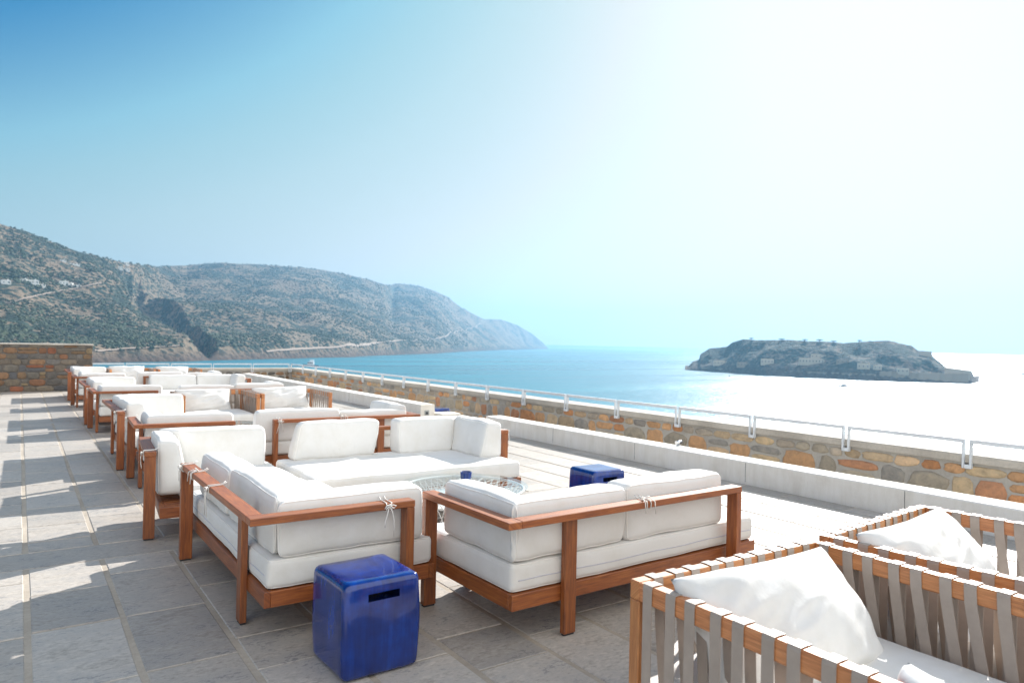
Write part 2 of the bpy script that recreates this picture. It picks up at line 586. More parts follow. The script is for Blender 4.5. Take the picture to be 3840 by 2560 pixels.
    def build(s, name, m, parent=None, recalc=True):
        me = bpy.data.meshes.new(name)
        me.from_pydata([tuple(p) for p in s.v], [], s.f)
        uvl = me.uv_layers.new(name="UVMap")
        me.uv_layers[0].data.foreach_set("uv", [c for u in s.uv for p in u for c in p])
        at = me.attributes.new("tint", 'FLOAT_COLOR', 'CORNER')
        at.data.foreach_set("color", [x for c, f in zip(s.c, s.f) for _ in f for x in (*c, 1.0)])
        me.polygons.foreach_set("use_smooth", s.sm)
        if recalc:
            bm = bmesh.new()
            bm.from_mesh(me)
            bmesh.ops.recalc_face_normals(bm, faces=bm.faces)
            bm.to_mesh(me)
            bm.free()
        me.materials.append(m)
        o = bpy.data.objects.new(name, me)
        COL.objects.link(o)
        if parent:
            o.parent = parent
        return o

def tag(o, label, cat, group=None, kind=None):
    o["label"] = label
    o["category"] = cat
    if group:
        o["group"] = group
    if kind:
        o["kind"] = kind
    return o

def struct(o):
    o["kind"] = "structure"
    return o

def thing(name, label, cat, loc=(0, 0, 0), group=None):
    o = bpy.data.objects.new(name, None)
    o.empty_display_size = 0.2
    COL.objects.link(o)
    o.location = loc
    return tag(o, label, cat, group)

def rbox_points(L, Tk, H, r, n):
    """Rounded box surface grid (L x Tk x H, origin at the low corner): verts and quads."""
    def lin(half):
        k = max(3, int(n * half * 2))
        ins = half - r
        a = [-half, -half + r * 0.3, -half + r * 0.65]
        if ins > 1e-4:
            a += list(np.linspace(-ins, ins, k + 1))
        else:
            a += [0.0]
        a += [half - r * 0.65, half - r * 0.3, half]
        return a
    hs = (L / 2, Tk / 2, H / 2)
    ax = [lin(h) for h in hs]
    vid, verts, faces = {}, [], []
    def vert(p):
        key = tuple(round(x, 5) for x in p)
        if key not in vid:
            q = [max(-(hs[i] - r), min(hs[i] - r, p[i])) for i in range(3)]
            d = Vector([p[i] - q[i] for i in range(3)])
            if d.length > 1e-9:
                d = d.normalized() * r
            vid[key] = len(verts)
            verts.append([q[i] + d[i] for i in range(3)])
        return vid[key]
    for k in range(3):
        a, b = [i for i in range(3) if i != k]
        for sg in (-1, 1):
            for i in range(len(ax[a]) - 1):
                for j in range(len(ax[b]) - 1):
                    q = []
                    for (u, w_) in ((i, j), (i + 1, j), (i + 1, j + 1), (i, j + 1)):
                        p = [0, 0, 0]
                        p[k], p[a], p[b] = sg * hs[k], ax[a][u], ax[b][w_]
                        q.append(vert(p))
                    faces.append(q)
    return verts, faces, hs

def cushion(name, parent, L, Tk, H, r, fn, seed, puff=0.014, dens=16, wrk=0.006, m=None, piping=False, zipper=False):
    """Upholstered box: bulging faces, soft wrinkles; fn maps (l, t, z) into the parent's space."""
    verts, faces, hs = rbox_points(L, Tk, H, r, dens)
    sd = Vector((seed * 3.17, seed * 1.31, seed * 7.7))
    def deform(p):
        q = [p[i] / hs[i] for i in range(3)]
        o = list(p)
        for k in range(3):
            a, b = [i for i in range(3) if i != k]
            o[k] += (1 if q[k] > 0 else -1) * abs(q[k]) ** 3 * puff * max(0, 1 - q[a] ** 4) * max(0, 1 - q[b] ** 4)
        pv = Vector(p)
        nv = noise.noise_vector(pv * 3.0 + sd) * wrk + noise.noise_vector(pv * 9.0 + sd) * wrk * 0.45
        return fn(o[0] + nv.x + hs[0], o[1] + nv.y + hs[1], o[2] + nv.z + hs[2])
    mb = MB()
    mb.v = [deform(p) for p in verts]
    for q in faces:
        mb.face(q, [(0, 0)] * 4, (1, 1, 1), True)
    o = mb.build(name, m or WHITE, parent)
    k = r * 0.293
    if piping:
        pb = MB()
        horiz = H < Tk
        A, Bx = (0, 1) if horiz else (0, 2)
        C = 2 if horiz else 1
        for sg in (-1, 1):
            path = []
            ha, hb = hs[A] - k, hs[Bx] - k
            cr = min(r * 0.9, ha * .8, hb * .8)
            for cx, cy, a0 in ((ha - cr, hb - cr, 0), (-ha + cr, hb - cr, 90), (-ha + cr, -hb + cr, 180), (ha - cr, -hb + cr, 270)):
                for t in range(0, 91, 30):
                    an = math.radians(a0 + t)
                    p = [0, 0, 0]
                    p[A], p[Bx], p[C] = cx + cr * math.cos(an), cy + cr * math.sin(an), sg * (hs[C] - k)
                    path.append(p)
            fine = []
            for i in range(len(path)):
                a_, b_ = Vector(path[i]), Vector(path[(i + 1) % len(path)])
                st = max(1, int((b_ - a_).length / 0.08))
                for t in range(st):
                    fine.append(deform(list(a_.lerp(b_, t / st))))
            pb.tube(fine, 0.0042, 5, closed=True)
        pb.build("piping", PIPE, o)
    if zipper:
        zb = MB()
        fine = []
        for t in np.linspace(-hs[0] * 0.96, hs[0] * 0.96, 50):
            fine.append(deform([t, -hs[1] - 0.001, -0.01]))
        zb.tube(fine, 0.0028, 4)
        zb.build("zipper", ZIP, o)
    return o

def pillow(name, label, cat, center, ax_u, ax_v, W, Hh, Tk, seed, group=None, n=44):
    """Loose feather pillow: pinched corners, radiating creases. ax_u, ax_v span its plane."""
    u_, v_ = Vector(ax_u).normalized(), Vector(ax_v).normalized()
    nn = u_.cross(v_).normalized()
    sd = Vector((seed * 5.3, seed * 2.9, seed * 1.7))
    rows = {}
    mb = MB()
    for side in (1, -1):
        for i in range(n + 1):
            for j in range(n + 1):
                a, b = -1 + 2 * i / n, -1 + 2 * j / n
                edge = i in (0, n) or j in (0, n)
                if side == -1 and edge:
                    rows[(side, i, j)] = rows[(1, i, j)]
                    continue
                e = max(0, (1 - a * a)) * max(0, (1 - b * b))
                th = Tk * 0.5 * e ** 0.42
                pin = 1 - 0.055 * (1 - b * b) if True else 1
                x = a * W / 2 * (1 - 0.06 * (1 - abs(b)) * abs(a) ** 2)
                y = b * Hh / 2 * (1 - 0.07 * (1 - abs(a)) * abs(b) ** 2)
                q = Vector((a * 2.2, b * 1.6, side * 3.0))
                cre = 0.55 - 2.2 * abs(noise.noise(Vector(((a + b * .9) * 0.8, (b - a * 0.75) * 2.6, side)) + sd))
                cre2 = noise.noise(Vector((a * 5.0, b * 3.0, side * 2)) + sd * 1.7)
                th += (cre * 0.016 + cre2 * 0.004) * min(1, e * 2.5)
                sag = -0.03 * (1 - b) * 0.5
                z = side * th + noise.noise(q + sd) * 0.02
                P = u_ * x + v_ * (y + sag * e) + nn * z
                rows[(side, i, j)] = len(mb.v)
                mb.v.append(tuple(P))
        for i in range(n):
            for j in range(n):
                mb.face([rows[(side, i, j)], rows[(side, i + 1, j)], rows[(side, i + 1, j + 1)], rows[(side, i, j + 1)]], [(0, 0)] * 4, (1, 1, 1), True)
    o = mb.build(name, WHITE)
    o.location = center
    tag(o, label, cat, group)
    return o

# ------------------------------------------------------------------ setting: terrace
def slab(mb, x0, x1, y0, y1, z, tint):
    e = 0.007
    jit = lambda: random.uniform(-0.003, 0.003)
    j = [(jit(), jit()) for _ in range(4)]
    q = [(x0 + j[0][0], y0 + j[0][1]), (x1 + j[1][0], y0 + j[1][1]), (x1 + j[2][0], y1 + j[2][1]), (x0 + j[3][0], y1 + j[3][1])]
    cx, cy = (x0 + x1) / 2, (y0 + y1) / 2
    b = len(mb.v)
    for p in q:
        mb.v.append((p[0], p[1], z - 0.012))
    dz = random.uniform(-0.0015, 0.0015)
    for p in q:
        mb.v.append((p[0] - math.copysign(e * 0.3, p[0] - cx), p[1] - math.copysign(e * 0.3, p[1] - cy), z - 0.004 + dz))
    for p in q:
        mb.v.append((p[0] - math.copysign(e, p[0] - cx), p[1] - math.copysign(e, p[1] - cy), z + dz))
    for a in (0, 4):
        for k in range(4):
            k2 = (k + 1) % 4
            mb.face([b + a + k, b + a + k2, b + a + 4 + k2, b + a + 4 + k], [(0, 0)] * 4, tint)
    mb.face([b + 8, b + 9, b + 10, b + 11], [(0, 0)] * 4, tint)

def make_floor():
    mb = MB()
    rt = lambda: (random.random(), random.random(), random.random())
    PX = 0.4515
    k0, k1 = -26, 16
    bands = [(-7.0, 5.86), (6.285, 15.2), (15.6, 28.5)]
    for k in range(k0, k1):
        x0 = 0.064 + PX * k + 0.0145
        x1 = 0.064 + PX * (k + 1) - 0.0145
        if x0 > 7.1:
            break
        x1 = min(x1, 7.1)
        for (a, b) in bands:
            y = a
            first = True
            while y < b - 0.02:
                d = random.choice((0.42, 0.55, 0.62, 0.72, 0.85, 0.95)) * random.uniform(0.95, 1.05)
                if first:
                    d *= random.uniform(0.4, 1)
                    first = False
                y2 = min(b, y + d)
                if b - y2 < 0.25:
                    y2 = b
                slab(mb, x0, x1, y + 0.004, y2 - 0.004, 0.0, rt())
                y = y2
    for (a, b) in ((5.86, 6.285), (15.2, 15.6)):     # cross bands of long kerb slabs
        x = -11.5
        while x < 7.1:
            x2 = min(7.1, x + random.choice((0.9, 1.1, 1.3, 1.5)))
            slab(mb, x + 0.003, x2 - 0.003, a + 0.006, b - 0.006, 0.0, (random.uniform(0, .35), random.random(), random.random()))
            x = x2
    o = struct(mb.build("terrace_floor", SLAB, recalc=False))
    bed = MB()
    bed.box(-12, 7.1, -7.2, 28.6, -0.3, -0.0045, col=(1, 1, 1))
    struct(bed.build("terrace_bed", MORT))
    lw = MB()
    x = 7.1
    for xx in range(4):
        y = -7.0
        while y < 28.5:
            d = random.uniform(0.5, 0.95)
            slab(lw, 7.12 + xx * 0.47, 7.12 + (xx + 1) * 0.47 - 0.015, y + .004, y + d - .004, -0.33, rt())
            y += d
    struct(lw.build("lower_walkway", SLAB, recalc=False))
    b2 = MB()
    b2.box(7.1, 9.05, -7.2, 28.6, -0.6, -0.335, col=(1, 1, 1))
    struct(b2.build("walkway_bed", MORT))
make_floor()

# low plastered kerb walls between terrace and walkway
def kerb_wall(label, y0, y1, xa, xb, step=False):
    mb = MB()
    N = max(6, int((y1 - y0) / 0.5))
    prof = [(0, -0.33), (0, 0.252), (0.012, 0.264), (0.318, 0.264), (0.33, 0.252), (0.33, -0.33)]
    rows = []
    for i in range(N + 1):
        t = i / N
        y = y0 + (y1 - y0) * t
        x = xa + (xb - xa) * t
        rows.append([(x + p[0] + noise.noise(Vector((y * 1.3, p[1] * 4, p[0] * 9))) * 0.004, y, p[1] + noise.noise(Vector((y * .9, 3, p[0]))) * 0.004 * (p[1] > 0)) for p in prof])
    mb.grid(rows, smooth=False)
    mb.poly(rows[0])
    mb.poly(rows[-1])
    o = mb.build("kerb_wall", PLAST)
    tag(o, label, "low wall", "white kerb walls edging the terrace")
    jb = MB()
    for i in range(1, int((y1 - y0) / 1.85) + 1):
        y = y0 + i * 1.85 + 0.3
        if y < y1 - 0.2:
            x = xa + (xb - xa) * (y - y0) / (y1 - y0)
            jb.box(x - 0.0015, x + 0.004, y, y + 0.006, 0.02, 0.25, ch=0.0005)
    if jb.v:
        jb.build("joint", DMORT, o)
    return o
kerb_wall("white plastered kerb wall running past the lone blue stool and strap armchairs", -6.0, 11.1, 7.17, 7.10)
KW = kerb_wall("white plastered kerb wall behind the farther sofas, with a grey socket on its end", 13.62, 28.3, 7.06, 7.02)
so = thing("wall_socket", "small grey socket box on the end face of the far kerb wall", "socket", (7.20, 13.62, 0.09))
MB().box(-0.055, 0.055, -0.012, 0, -0.055, 0.055, ch=0.004).build("cover", SOCK, so)
MB().box(-0.032, 0.032, -0.017, -0.0125, -0.035, 0.02, ch=0.003).build("flap", DARKW, so)
stp = MB().box(7.40, 7.86, 13.3, 13.72, -0.33, 0.085, ch=0.012, col=(1, 1, 1)).build("plaster_step", PLAST)
tag(stp, "white plastered step block beside the end of the far kerb wall", "step")
sp = thing("spotlight", "small steel spotlight standing on the white kerb wall", "spotlight", (7.42, 6.72, 0.262))
MB().lathe([(0.035, 0), (0.035, 0.006), (0.012, 0.008), (0.012, 0.03)], n=16).build("base", CHROME, sp)
sh_ = MB()
sh_.tube([(-0.05, 0, 0.045), (0.05, 0, 0.05)], 0.026, 14)
sh_.build("lamp_head", CHROME, sp)

# ------------------------------------------------------------------ stone walls
PAL_P = [(0.46, 0.22, 0.10), (0.50, 0.29, 0.15), (0.40, 0.20, 0.11), (0.46, 0.35, 0.22), (0.42, 0.32, 0.21), (0.30, 0.28, 0.25),
         (0.46, 0.27, 0.14), (0.32, 0.28, 0.22), (0.50, 0.36, 0.23), (0.27, 0.25, 0.225), (0.36, 0.31, 0.25)]
PAL_T = [(0.21, 0.105, 0.06), (0.22, 0.13, 0.075), (0.13, 0.115, 0.10), (0.15, 0.135, 0.115), (0.10, 0.10, 0.105), (0.22, 0.165, 0.10),
         (0.17, 0.14, 0.105), (0.23, 0.09, 0.05), (0.15, 0.125, 0.10), (0.19, 0.125, 0.075), (0.12, 0.11, 0.10), (0.145, 0.135, 0.125)]

def stonework(mb, place, length, z0, z1, pal, rmin, rmax, wmin, wmax, joint, proud, rnd, square=2.6):
    """Courses of irregular stones; place(s, z, d) maps run, height, outward distance to space."""
    z = z0
    while z < z1 - 0.02:
        h = random.uniform(rmin, rmax)
        if z1 - (z + h) < rmin * 0.7:
            h = z1 - z
        s_ = -random.uniform(0, wmax)
        while s_ < length:
            w_ = random.uniform(wmin, wmax) * (0.6 + 0.6 * h / rmax)
            sub = [(z, z + h)]
            if random.random() < 0.22 and h > 0.16:
                mid = z + h * random.uniform(0.4, 0.6)
                sub = [(z, mid), (mid, z + h)]
            for (za, zb) in sub:
                a0, a1 = max(0, s_), min(length, s_ + w_)
                if a1 - a0 < 0.05:
                    continue
                col = random.choice(pal)
                g = random.uniform(0.8, 1.2)
                col = tuple(c * g for c in col)
                cs, cz = (a0 + a1) / 2, (za + zb) / 2
                hw, hh = (a1 - a0) / 2 - joint, (zb - za) / 2 - joint
                if hw < 0.02 or hh < 0.015:
                    continue
                N = 14
                sd = random.uniform(0, 99)
                pw = random.uniform(square * 0.7, square * 1.5)
                b = len(mb.v)
                dd = proud * random.uniform(0.5, 1.3)
                tilt = random.uniform(-0.15, 0.15)
                for ring, (k, d) in enumerate(((1.0, -0.02), (0.97, dd * 0.55), (0.86, dd), (0.45, dd * 1.12))):
                    for i in range(N):
                        an = 2 * math.pi * i / N
                        c, s2 = math.cos(an), math.sin(an)
                        rr = (abs(c) ** pw + abs(s2) ** pw) ** (-1 / pw)
                        rr *= 1 + rnd * noise.noise(Vector((c * 1.4 + sd, s2 * 1.4, sd)))
                        x, y = c * rr * k * hw, s2 * rr * k * hh
                        x += tilt * y
                        mb.v.append(place(cs + x, cz + y, d + 0.006 * noise.noise(Vector((x * 12 + sd, y * 12, ring)))))
                for ring in range(3):
                    for i in range(N):
                        i2 = (i + 1) % N
                        mb.face([b + ring * N + i, b + ring * N + i2, b + (ring + 1) * N + i2, b + (ring + 1) * N + i], [(0, 0)] * 4, col, True)
                mb.face([b + 3 * N + i for i in range(N)], [(0, 0)] * N, col, True)
            s_ += w_
        z += h

XW, YF = 9.0, 28.6
par = thing("stone_parapet", "long rubble stone parapet with pale coping between the kerb walls and the sea", "stone wall", (XW, 10, -0.33), "stone parapets round the terrace")
mb = MB()
mb.box(0.0, 0.42, -16.5, YF - 10 + 0.42, 0, 0.682, ch=0.002, col=(1, 1, 1))
mb.build("wall_core", WMORT, par)
mb = MB()
random.seed(21)
stonework(mb, lambda s, z, d: (-d, -14.0 + s, z), YF - 10 + 14.0, 0.02, 0.665, PAL_P, 0.20, 0.38, 0.20, 0.56, 0.013, 0.014, 0.24, 3.4)
mb.build("stonework", STONE, par)
def coping(mb, a, b, x0, x1, z0, z1, T):
    N = 60
    rows = []
    for i in range(N + 1):
        t = a + (b - a) * i / N
        j = lambda k: noise.noise(Vector((t * 1.7, k, 0))) * 0.008
        rows.append([T(x0 + j(1), t, z0 + j(2) * 1.6), T(x0 + j(1), t, z1 - 0.012 + j(3)), T(x0 + 0.012, t, z1 + j(3)), T(x1, t, z1 + j(4)), T(x1, t, z0)])
    mb.grid(rows, smooth=False)
    mb.poly(rows[0])
    mb.poly(rows[-1])
cb = MB()
coping(cb, -16.5, YF - 10 + 0.45, -0.035, 0.45, 0.686, 0.775, lambda x, y, z: (x, y, z))
cb.build("coping", COPE, par)

par2 = thing("stone_parapet", "short dark stone parapet closing the far end of the terrace beside the tall wall", "stone wall", (2, YF, -0.33), "stone parapets round the terrace")
MB().box(-0.6, XW - 2 - 0.005, 0.002, 0.42, 0, 0.682, ch=0.002, col=(1, 1, 1)).build("wall_core", WMORT, par2)
mb = MB()
stonework(mb, lambda s, z, d: (s - 0.5, -d + 0.002, z), 7.4, 0.02, 0.64, PAL_T, 0.14, 0.26, 0.16, 0.4, 0.012, 0.016, 0.25)
mb.build("stonework", STONE, par2)
cb = MB()
coping(cb, -0.6, XW - 2 - 0.04, -0.03, 0.45, 0.686, 0.775, lambda x, y, z: (y, x, z))
cb.build("coping", COPE, par2)

tw = thing("stone_wall", "tall brown dry stone wall with thin pale top at the far left of the terrace", "stone wall", (-6, 23.8, 0))
MB().box(-5.0, 7.73, 0.004, 0.5, -0.02, 1.29, ch=0.002, col=(1, 1, 1)).build("wall_core", DMORT, tw)
mb = MB()
random.seed(5)
stonework(mb, lambda s, z, d: (s - 1.0, -d + 0.002, z), 8.73, 0.0, 1.29, PAL_T, 0.08, 0.20, 0.12, 0.42, 0.005, 0.012, 0.13, 4.2)
stonework(mb, lambda s, z, d: (7.73 + d, 0.0 + s, z), 0.5, 0.0, 1.29, PAL_T, 0.13, 0.21, 0.2, 0.44, 0.006, 0.012, 0.10, 5.0)
mb.build("stonework", STONE, tw)
cb = MB()
coping(cb, -5.0, 7.76, -0.03, 0.53, 1.292, 1.335, lambda x, y, z: (y, x, z))
cb.build("coping", COPE, tw)

# white metal railings bolted to the parapets
def railing(label, n, place):
    r = thing("railing", label, "railing", (0, 0, 0), "white railings on the parapets")
    for k in range(n):
        a, b = k * PITCH + 0.028, (k + 1) * PITCH - 0.028
        MB().box(a, b, -0.028, 0.022, 0.578, 0.626, T=place, ch=0.002).build("top_rail", RAILP, r)
        for p in (a, b):
            s = 1 if p == a else -1
            MB().box(p, p + s * 0.022, -0.028, 0.022, 0.29, 0.584, T=place, ch=0.002).build("post", RAILP, r)
        MB().box(a - 0.05, a + 0.02, -0.033, -0.029, 0.29, 0.335, T=place, ch=0.001).build("bracket", RAILP, r)
    return r
PITCH = 1.4576
railing("white metal railing running along the long stone parapet toward the viewer", 22, lambda s, t, z: (XW - 0.04 + t, YF - 0.05 - s, z))
railing("white metal railing along the short far parapet before the hills", 5, lambda s, t, z: (XW - 0.09 - s, YF - 0.04 + t, z))

# ------------------------------------------------------------------ sea, hills, island
ZS = -28.0
sm_ = MB()
rings = [0.0, 60, 200, 600, 1500, 4000, 12000, 40000, 90000]
n = 48
pts = [[(r * math.cos(2 * math.pi * k / n), r * math.sin(2 * math.pi * k / n), ZS) for r in rings[1:]] for k in range(n)]
sm_.grid(pts, smooth=False, closed_u=True)
sm_.poly([p[0] for p in pts])
struct(sm_.build("sea", SEA))

SKY_T = [(-7.57, .1528), (-3.89, .1393), (-1.2, .1248), (.21, .1186), (1.68, .108), (3.19, .0995), (4.75, .0944), (5.82, .091), (7.18, .0884), (8.44, .0877),
         (9.72, .0909), (11.17, .0953), (12.35, .0977), (13.87, .0977), (15.72, .0978), (17.62, .0967), (19.56, .0954), (21.54, .0899), (23.22, .0839),
         (24.58, .0770), (25.42, .0805), (26.96, .0784), (28.35, .0713), (29.39, .0627), (30.45, .0492), (32.21, .0341), (33.61, .0341), (35.01, .0261),
         (36.07, .0155), (36.96, .0036), (37.45, -.0050)]
SHO_T = [(-12, 820), (0, 820), (9.9, 945), (16.5, 1113), (21.7, 1295), (25, 1560), (28.5, 1862), (31.9, 2684), (34.7, 3620), (37.45, 4900)]
RID_T = [(-12, 1500), (0, 1500), (4, 1550), (6.5, 1700), (8.4, 2200), (10, 2500), (17, 2500), (22, 2650), (24.4, 2750), (25.0, 3300), (28.5, 3300), (30.4, 3450),
         (31.9, 3700), (34.7, 4500), (37.45, 5200)]
def tab(T_, a):
    return float(np.interp(a, [p[0] for p in T_], [p[1] for p in T_]))

GORGE = [(0.0, 11.6), (0.12, 10.6), (0.25, 9.6), (0.4, 8.35), (0.52, 7.6), (0.65, 6.9), (0.8, 6.3), (1.0, 6.1)]
def hill_z(a, r):
    ds, dr = tab(SHO_T, a), tab(RID_T, a)
    top = tab(SKY_T, a) * dr + 1.6 - ZS
    s = (r - ds) / (dr - ds)
    ca, sa = math.cos(math.radians(a)), math.sin(math.radians(a))
    x, y = r * sa, r * ca
    if s < 0:
        return ZS - 6
    if s <= 1:
        f = 0.08 * min(1, s / 0.03) + 0.92 * (0.55 * s + 0.45 * s ** 1.7)
    else:
        f = max(-0.1, 1 - (s - 1) * 1.6)
    z = top * f
    env = math.sin(math.pi * min(1, max(0, s))) ** 0.6 if s < 1 else 0.0
    nz = noise.fractal(Vector((x / 260, y / 260, 0.3)), 1.0, 2.1, 5)
    rd = abs(noise.noise(Vector((x / 190 + 5, y / 340, 1.7))))
    z += env * (nz * 22 - (0.35 - min(.35, rd)) * 46 + 6)
    z += (1 - env) * noise.noise(Vector((x / 30, y / 30, 0))) * 1.6 * (0.2 if s < .02 else 1)
    if a < 14 and 0 <= s <= 1.0:
        gc = float(np.interp(s, [p[0] for p in GORGE], [p[1] for p in GORGE]))
        d = (a - gc) + 0.22 * noise.noise(Vector((s * 9, 0.5, 2)))
        wL, wR = 1.15, 0.62
        dep = 70 * min(1, s / 0.08) * min(1, max(0, (1.0 - s) / 0.3))
        k = max(0, 1 - abs(d) / (wL if d < 0 else wR))
        z -= dep * k ** 0.8
    if a > 35.5:
        z += 0
    return max(z, 0.5 if s > 0.004 else -6) + ZS

def make_hills():
    az = list(np.arange(-12, 5, 0.12)) + list(np.arange(5, 14, 0.055)) + list(np.arange(14, 37.5, 0.08))
    NS = 150
    rows = []
    for a in az:
        ds, dr = tab(SHO_T, a), tab(RID_T, a)
        row = []
        for i in range(NS):
            t = i / (NS - 1)
            s = -0.01 + 1.55 * t ** 1.15
            r = ds + (dr - ds) * s
            row.append((r * math.sin(math.radians(a)), r * math.cos(math.radians(a)), hill_z(a, r)))
        rows.append(row)
    mb = MB()
    mb.grid(rows)
    return struct(mb.build("hills", HILLM, recalc=False))
make_hills()

def make_shrubs():
    rs = random.Random(9)
    V, F_, C_ = [], [], []
    ico = [(0, 0, 1), (.87, 0, .5), (.27, .83, .5), (-.7, .51, .5), (-.7, -.51, .5), (.27, -.83, .5), (.8, .4, -.25), (-.1, .95, -.25), (-.95, .1, -.25), (-.4, -.9, -.25), (.7, -.7, -.25)]
    tri = [(0, 1, 2), (0, 2, 3), (0, 3, 4), (0, 4, 5), (0, 5, 1), (1, 6, 2), (2, 7, 3), (3, 8, 4), (4, 9, 5), (5, 10, 1), (1, 10, 6), (2, 6, 7), (3, 7, 8), (4, 8, 9), (5, 9, 10)]
    mb = MB()
    n_ = 0
    while n_ < 16000:
        a = rs.uniform(-4, 31)
        t = rs.random() ** 1.25
        ds, dr = tab(SHO_T, a), tab(RID_T, a)
        r = ds + (dr - ds) * (0.02 + 1.0 * t)
        x, y = r * math.sin(math.radians(a)), r * math.cos(math.radians(a))
        d = noise.fractal(Vector((x / 70, y / 70, 8.0)), 1, 2.1, 4)
        if d + rs.uniform(-.5, .5) < -0.05:
            continue
        z = hill_z(a, r)
        k = rs.uniform(.9, 2.5) * (1 + .9 * max(0, d))
        b = len(mb.v)
        g = rs.uniform(.65, 1.35)
        col = (g * rs.uniform(.9, 1.2), g, g * rs.uniform(.8, 1.1))
        ph = rs.uniform(0, 6.28)
        c, s_ = math.cos(ph), math.sin(ph)
        for (p, q, w_) in ico:
            j = rs.uniform(.75, 1.25)
            mb.v.append((x + (p * c - q * s_) * k * j, y + (p * s_ + q * c) * k * j, z + (w_ * .75 + .15) * k * j))
        for f in tri:
            mb.face([b + i for i in f], [(0, 0)] * 3, col, False)
        n_ += 1
    m, n, l, bs = mat("shrub_leaf")
    at = nd(n, "ShaderNodeAttribute", attribute_name="tint")
    l.new(mixc(n, l, 1.0, (0.036, 0.052, 0.027), at.outputs[0], 'MULTIPLY'), bs.inputs["Base Color"])
    bs.inputs["Roughness"].default_value = 0.9
    o = mb.build("shrubs", m, recalc=False)
    o["kind"] = "stuff"
make_shrubs()

def hill_hit(a, te):
    """Where the sight line of azimuth a and slope te meets the hills."""
    ds, dr = tab(SHO_T, a), tab(RID_T, a)
    r = ds + 2
    while r < dr * 1.02:
        if hill_z(a, r) >= 1.6 + te * r:
            return r
        r += 3
    return None

def px_dir(u, v):          # photograph pixel (3840 x 2560) to azimuth and slope
    d = Fv + Rv * ((u - 1920) / 2680.776) - Uv * ((v - 1280) / 2680.776)
    return math.degrees(math.atan2(d.x, d.y)), d.z / math.hypot(d.x, d.y)

def make_road(px, width, name):
    P = []
    fine = []
    for (u0, v0), (u1, v1) in zip(px, px[1:]):
        for t in np.linspace(0, 1, 9)[:-1]:
            fine.append((u0 + (u1 - u0) * t, v0 + (v1 - v0) * t))
    for u, v in fine:
        a, te = px_dir(u, v)
        r = hill_hit(a, te)
        if r:
            P.append(Vector((r * math.sin(math.radians(a)), r * math.cos(math.radians(a)), 0)))
    for _ in range(3):
        P = [P[0]] + [(P[i - 1] + P[i] * 2 + P[i + 1]) / 4 for i in range(1, len(P) - 1)] + [P[-1]]
    rows = []
    for i in range(len(P)):
        t = (P[min(i + 1, len(P) - 1)] - P[max(i - 1, 0)]).normalized()
        s = Vector((t.y, -t.x, 0))
        row = []
        for k in (-1, -0.5, 0, 0.5, 1):
            q = P[i] + s * (k * width / 2)
            a = math.degrees(math.atan2(q.x, q.y))
            row.append((q.x, q.y, hill_z(a, math.hypot(q.x, q.y)) + 1.6))
        rows.append(row)
    return struct(MB().grid(rows).build(name, ROADM, recalc=False))
ROADM = plain("dirt_road", (0.30, 0.235, 0.19), 0.95)
D_ = 1.6327
make_road([(1000, 1322), (1115, 1313), (1250, 1306), (1370, 1296), (1440, 1283), (1560, 1277), (1640, 1271), (1675, 1261), (1690, 1248), (1740, 1236), (1780, 1226), (1805, 1212)], 2.2, "hill_road")
make_road([(355, 1326), (420, 1319), (520, 1312), (620, 1306), (700, 1300)], 1.3, "coast_road")
make_road([(20, 1142), (60, 1132), (140, 1112), (220, 1095), (300, 1082), (400, 1062)], 1.8, "village_road")

def house(label, u, v, w_, d_, h, rot, two=False):
    a, te = px_dir(u, v)
    r = hill_hit(a, te)
    if r is None:
        r = tab(RID_T, a) * 0.985
    x, y = r * math.sin(math.radians(a)), r * math.cos(math.radians(a))
    z = hill_z(a, r) - 1.0
    hs_ = thing("hillside_house", label, "house", (x, y, z), "white houses on the hillside")
    hs_.rotation_euler = (0, 0, -math.radians(a) + rot)
    MB().box(-w_ / 2, w_ / 2, -d_ / 2, d_ / 2, -3, h, ch=0.05).build("wall", HOUSEW, hs_)
    rf = MB().box(-w_ / 2 - .3, w_ / 2 + .3, -d_ / 2 - .3, d_ / 2 + .3, h + .01, h + .45, ch=0.05).build("roof", HOUSEW if not two else TILE, hs_)
    MB().box(w_ * .2, w_ * .2 + 1.2, -.6, .6, h + .46, h + 1.8, ch=0.05).build("chimney", HOUSEW, rf)
    nwin = max(2, int(w_ / 4))
    for k in range(nwin):
        cx = -w_ / 2 + (k + .5) * w_ / nwin
        MB().box(cx - .7, cx + .7, -d_ / 2 - .06, -d_ / 2 - .01, 1.6, 3.0, ch=0.02).build("window", DARKW, hs_)
    MB().box(w_ / 2 - 2.2, w_ / 2 - 1.2, -d_ / 2 - .09, -d_ / 2 - .07, 1.0, 3.1, ch=0.02).build("door", DARKW, hs_)
    return hs_
house("small white house at the left edge of the hillside, lowest and brightest", 20, 1062, 11, 8, 5, .2)
house("tiny white house on the hillside just right of the brightest one", 88, 1054, 8, 6, 3.5, -.1)
house("broad white house in the middle of the lower hillside cluster", 122, 1062, 14, 9, 5, .1)
house("long low white house stepping down beside the broad one", 152, 1072, 12, 7, 3.2, .0, True)
house("white house with shaded front above the village road bend", 236, 1066, 12, 9, 5, .25)
house("pale narrow house right of the shaded white one above the road", 262, 1070, 8, 7, 4, -.2)
house("low pale house nearest the end of the village road", 288, 1076, 10, 7, 3, .1, True)
house("white house just under the ridge of the left hill", 474, 992, 9, 7, 4.5, .1)
house("grey flat house on the ridge skyline, the left one", 449, 975, 13, 9, 5, .0, True)
house("grey flat house on the ridge skyline, the right one", 477, 976, 11, 9, 4.5, .0, True)
house("faint pale house amid bushes on the upper left hillside", 235, 980, 9, 7, 3, .2, True)
house("long pale house below the faint one on the upper hillside", 275, 993, 18, 7, 3, .15, True)

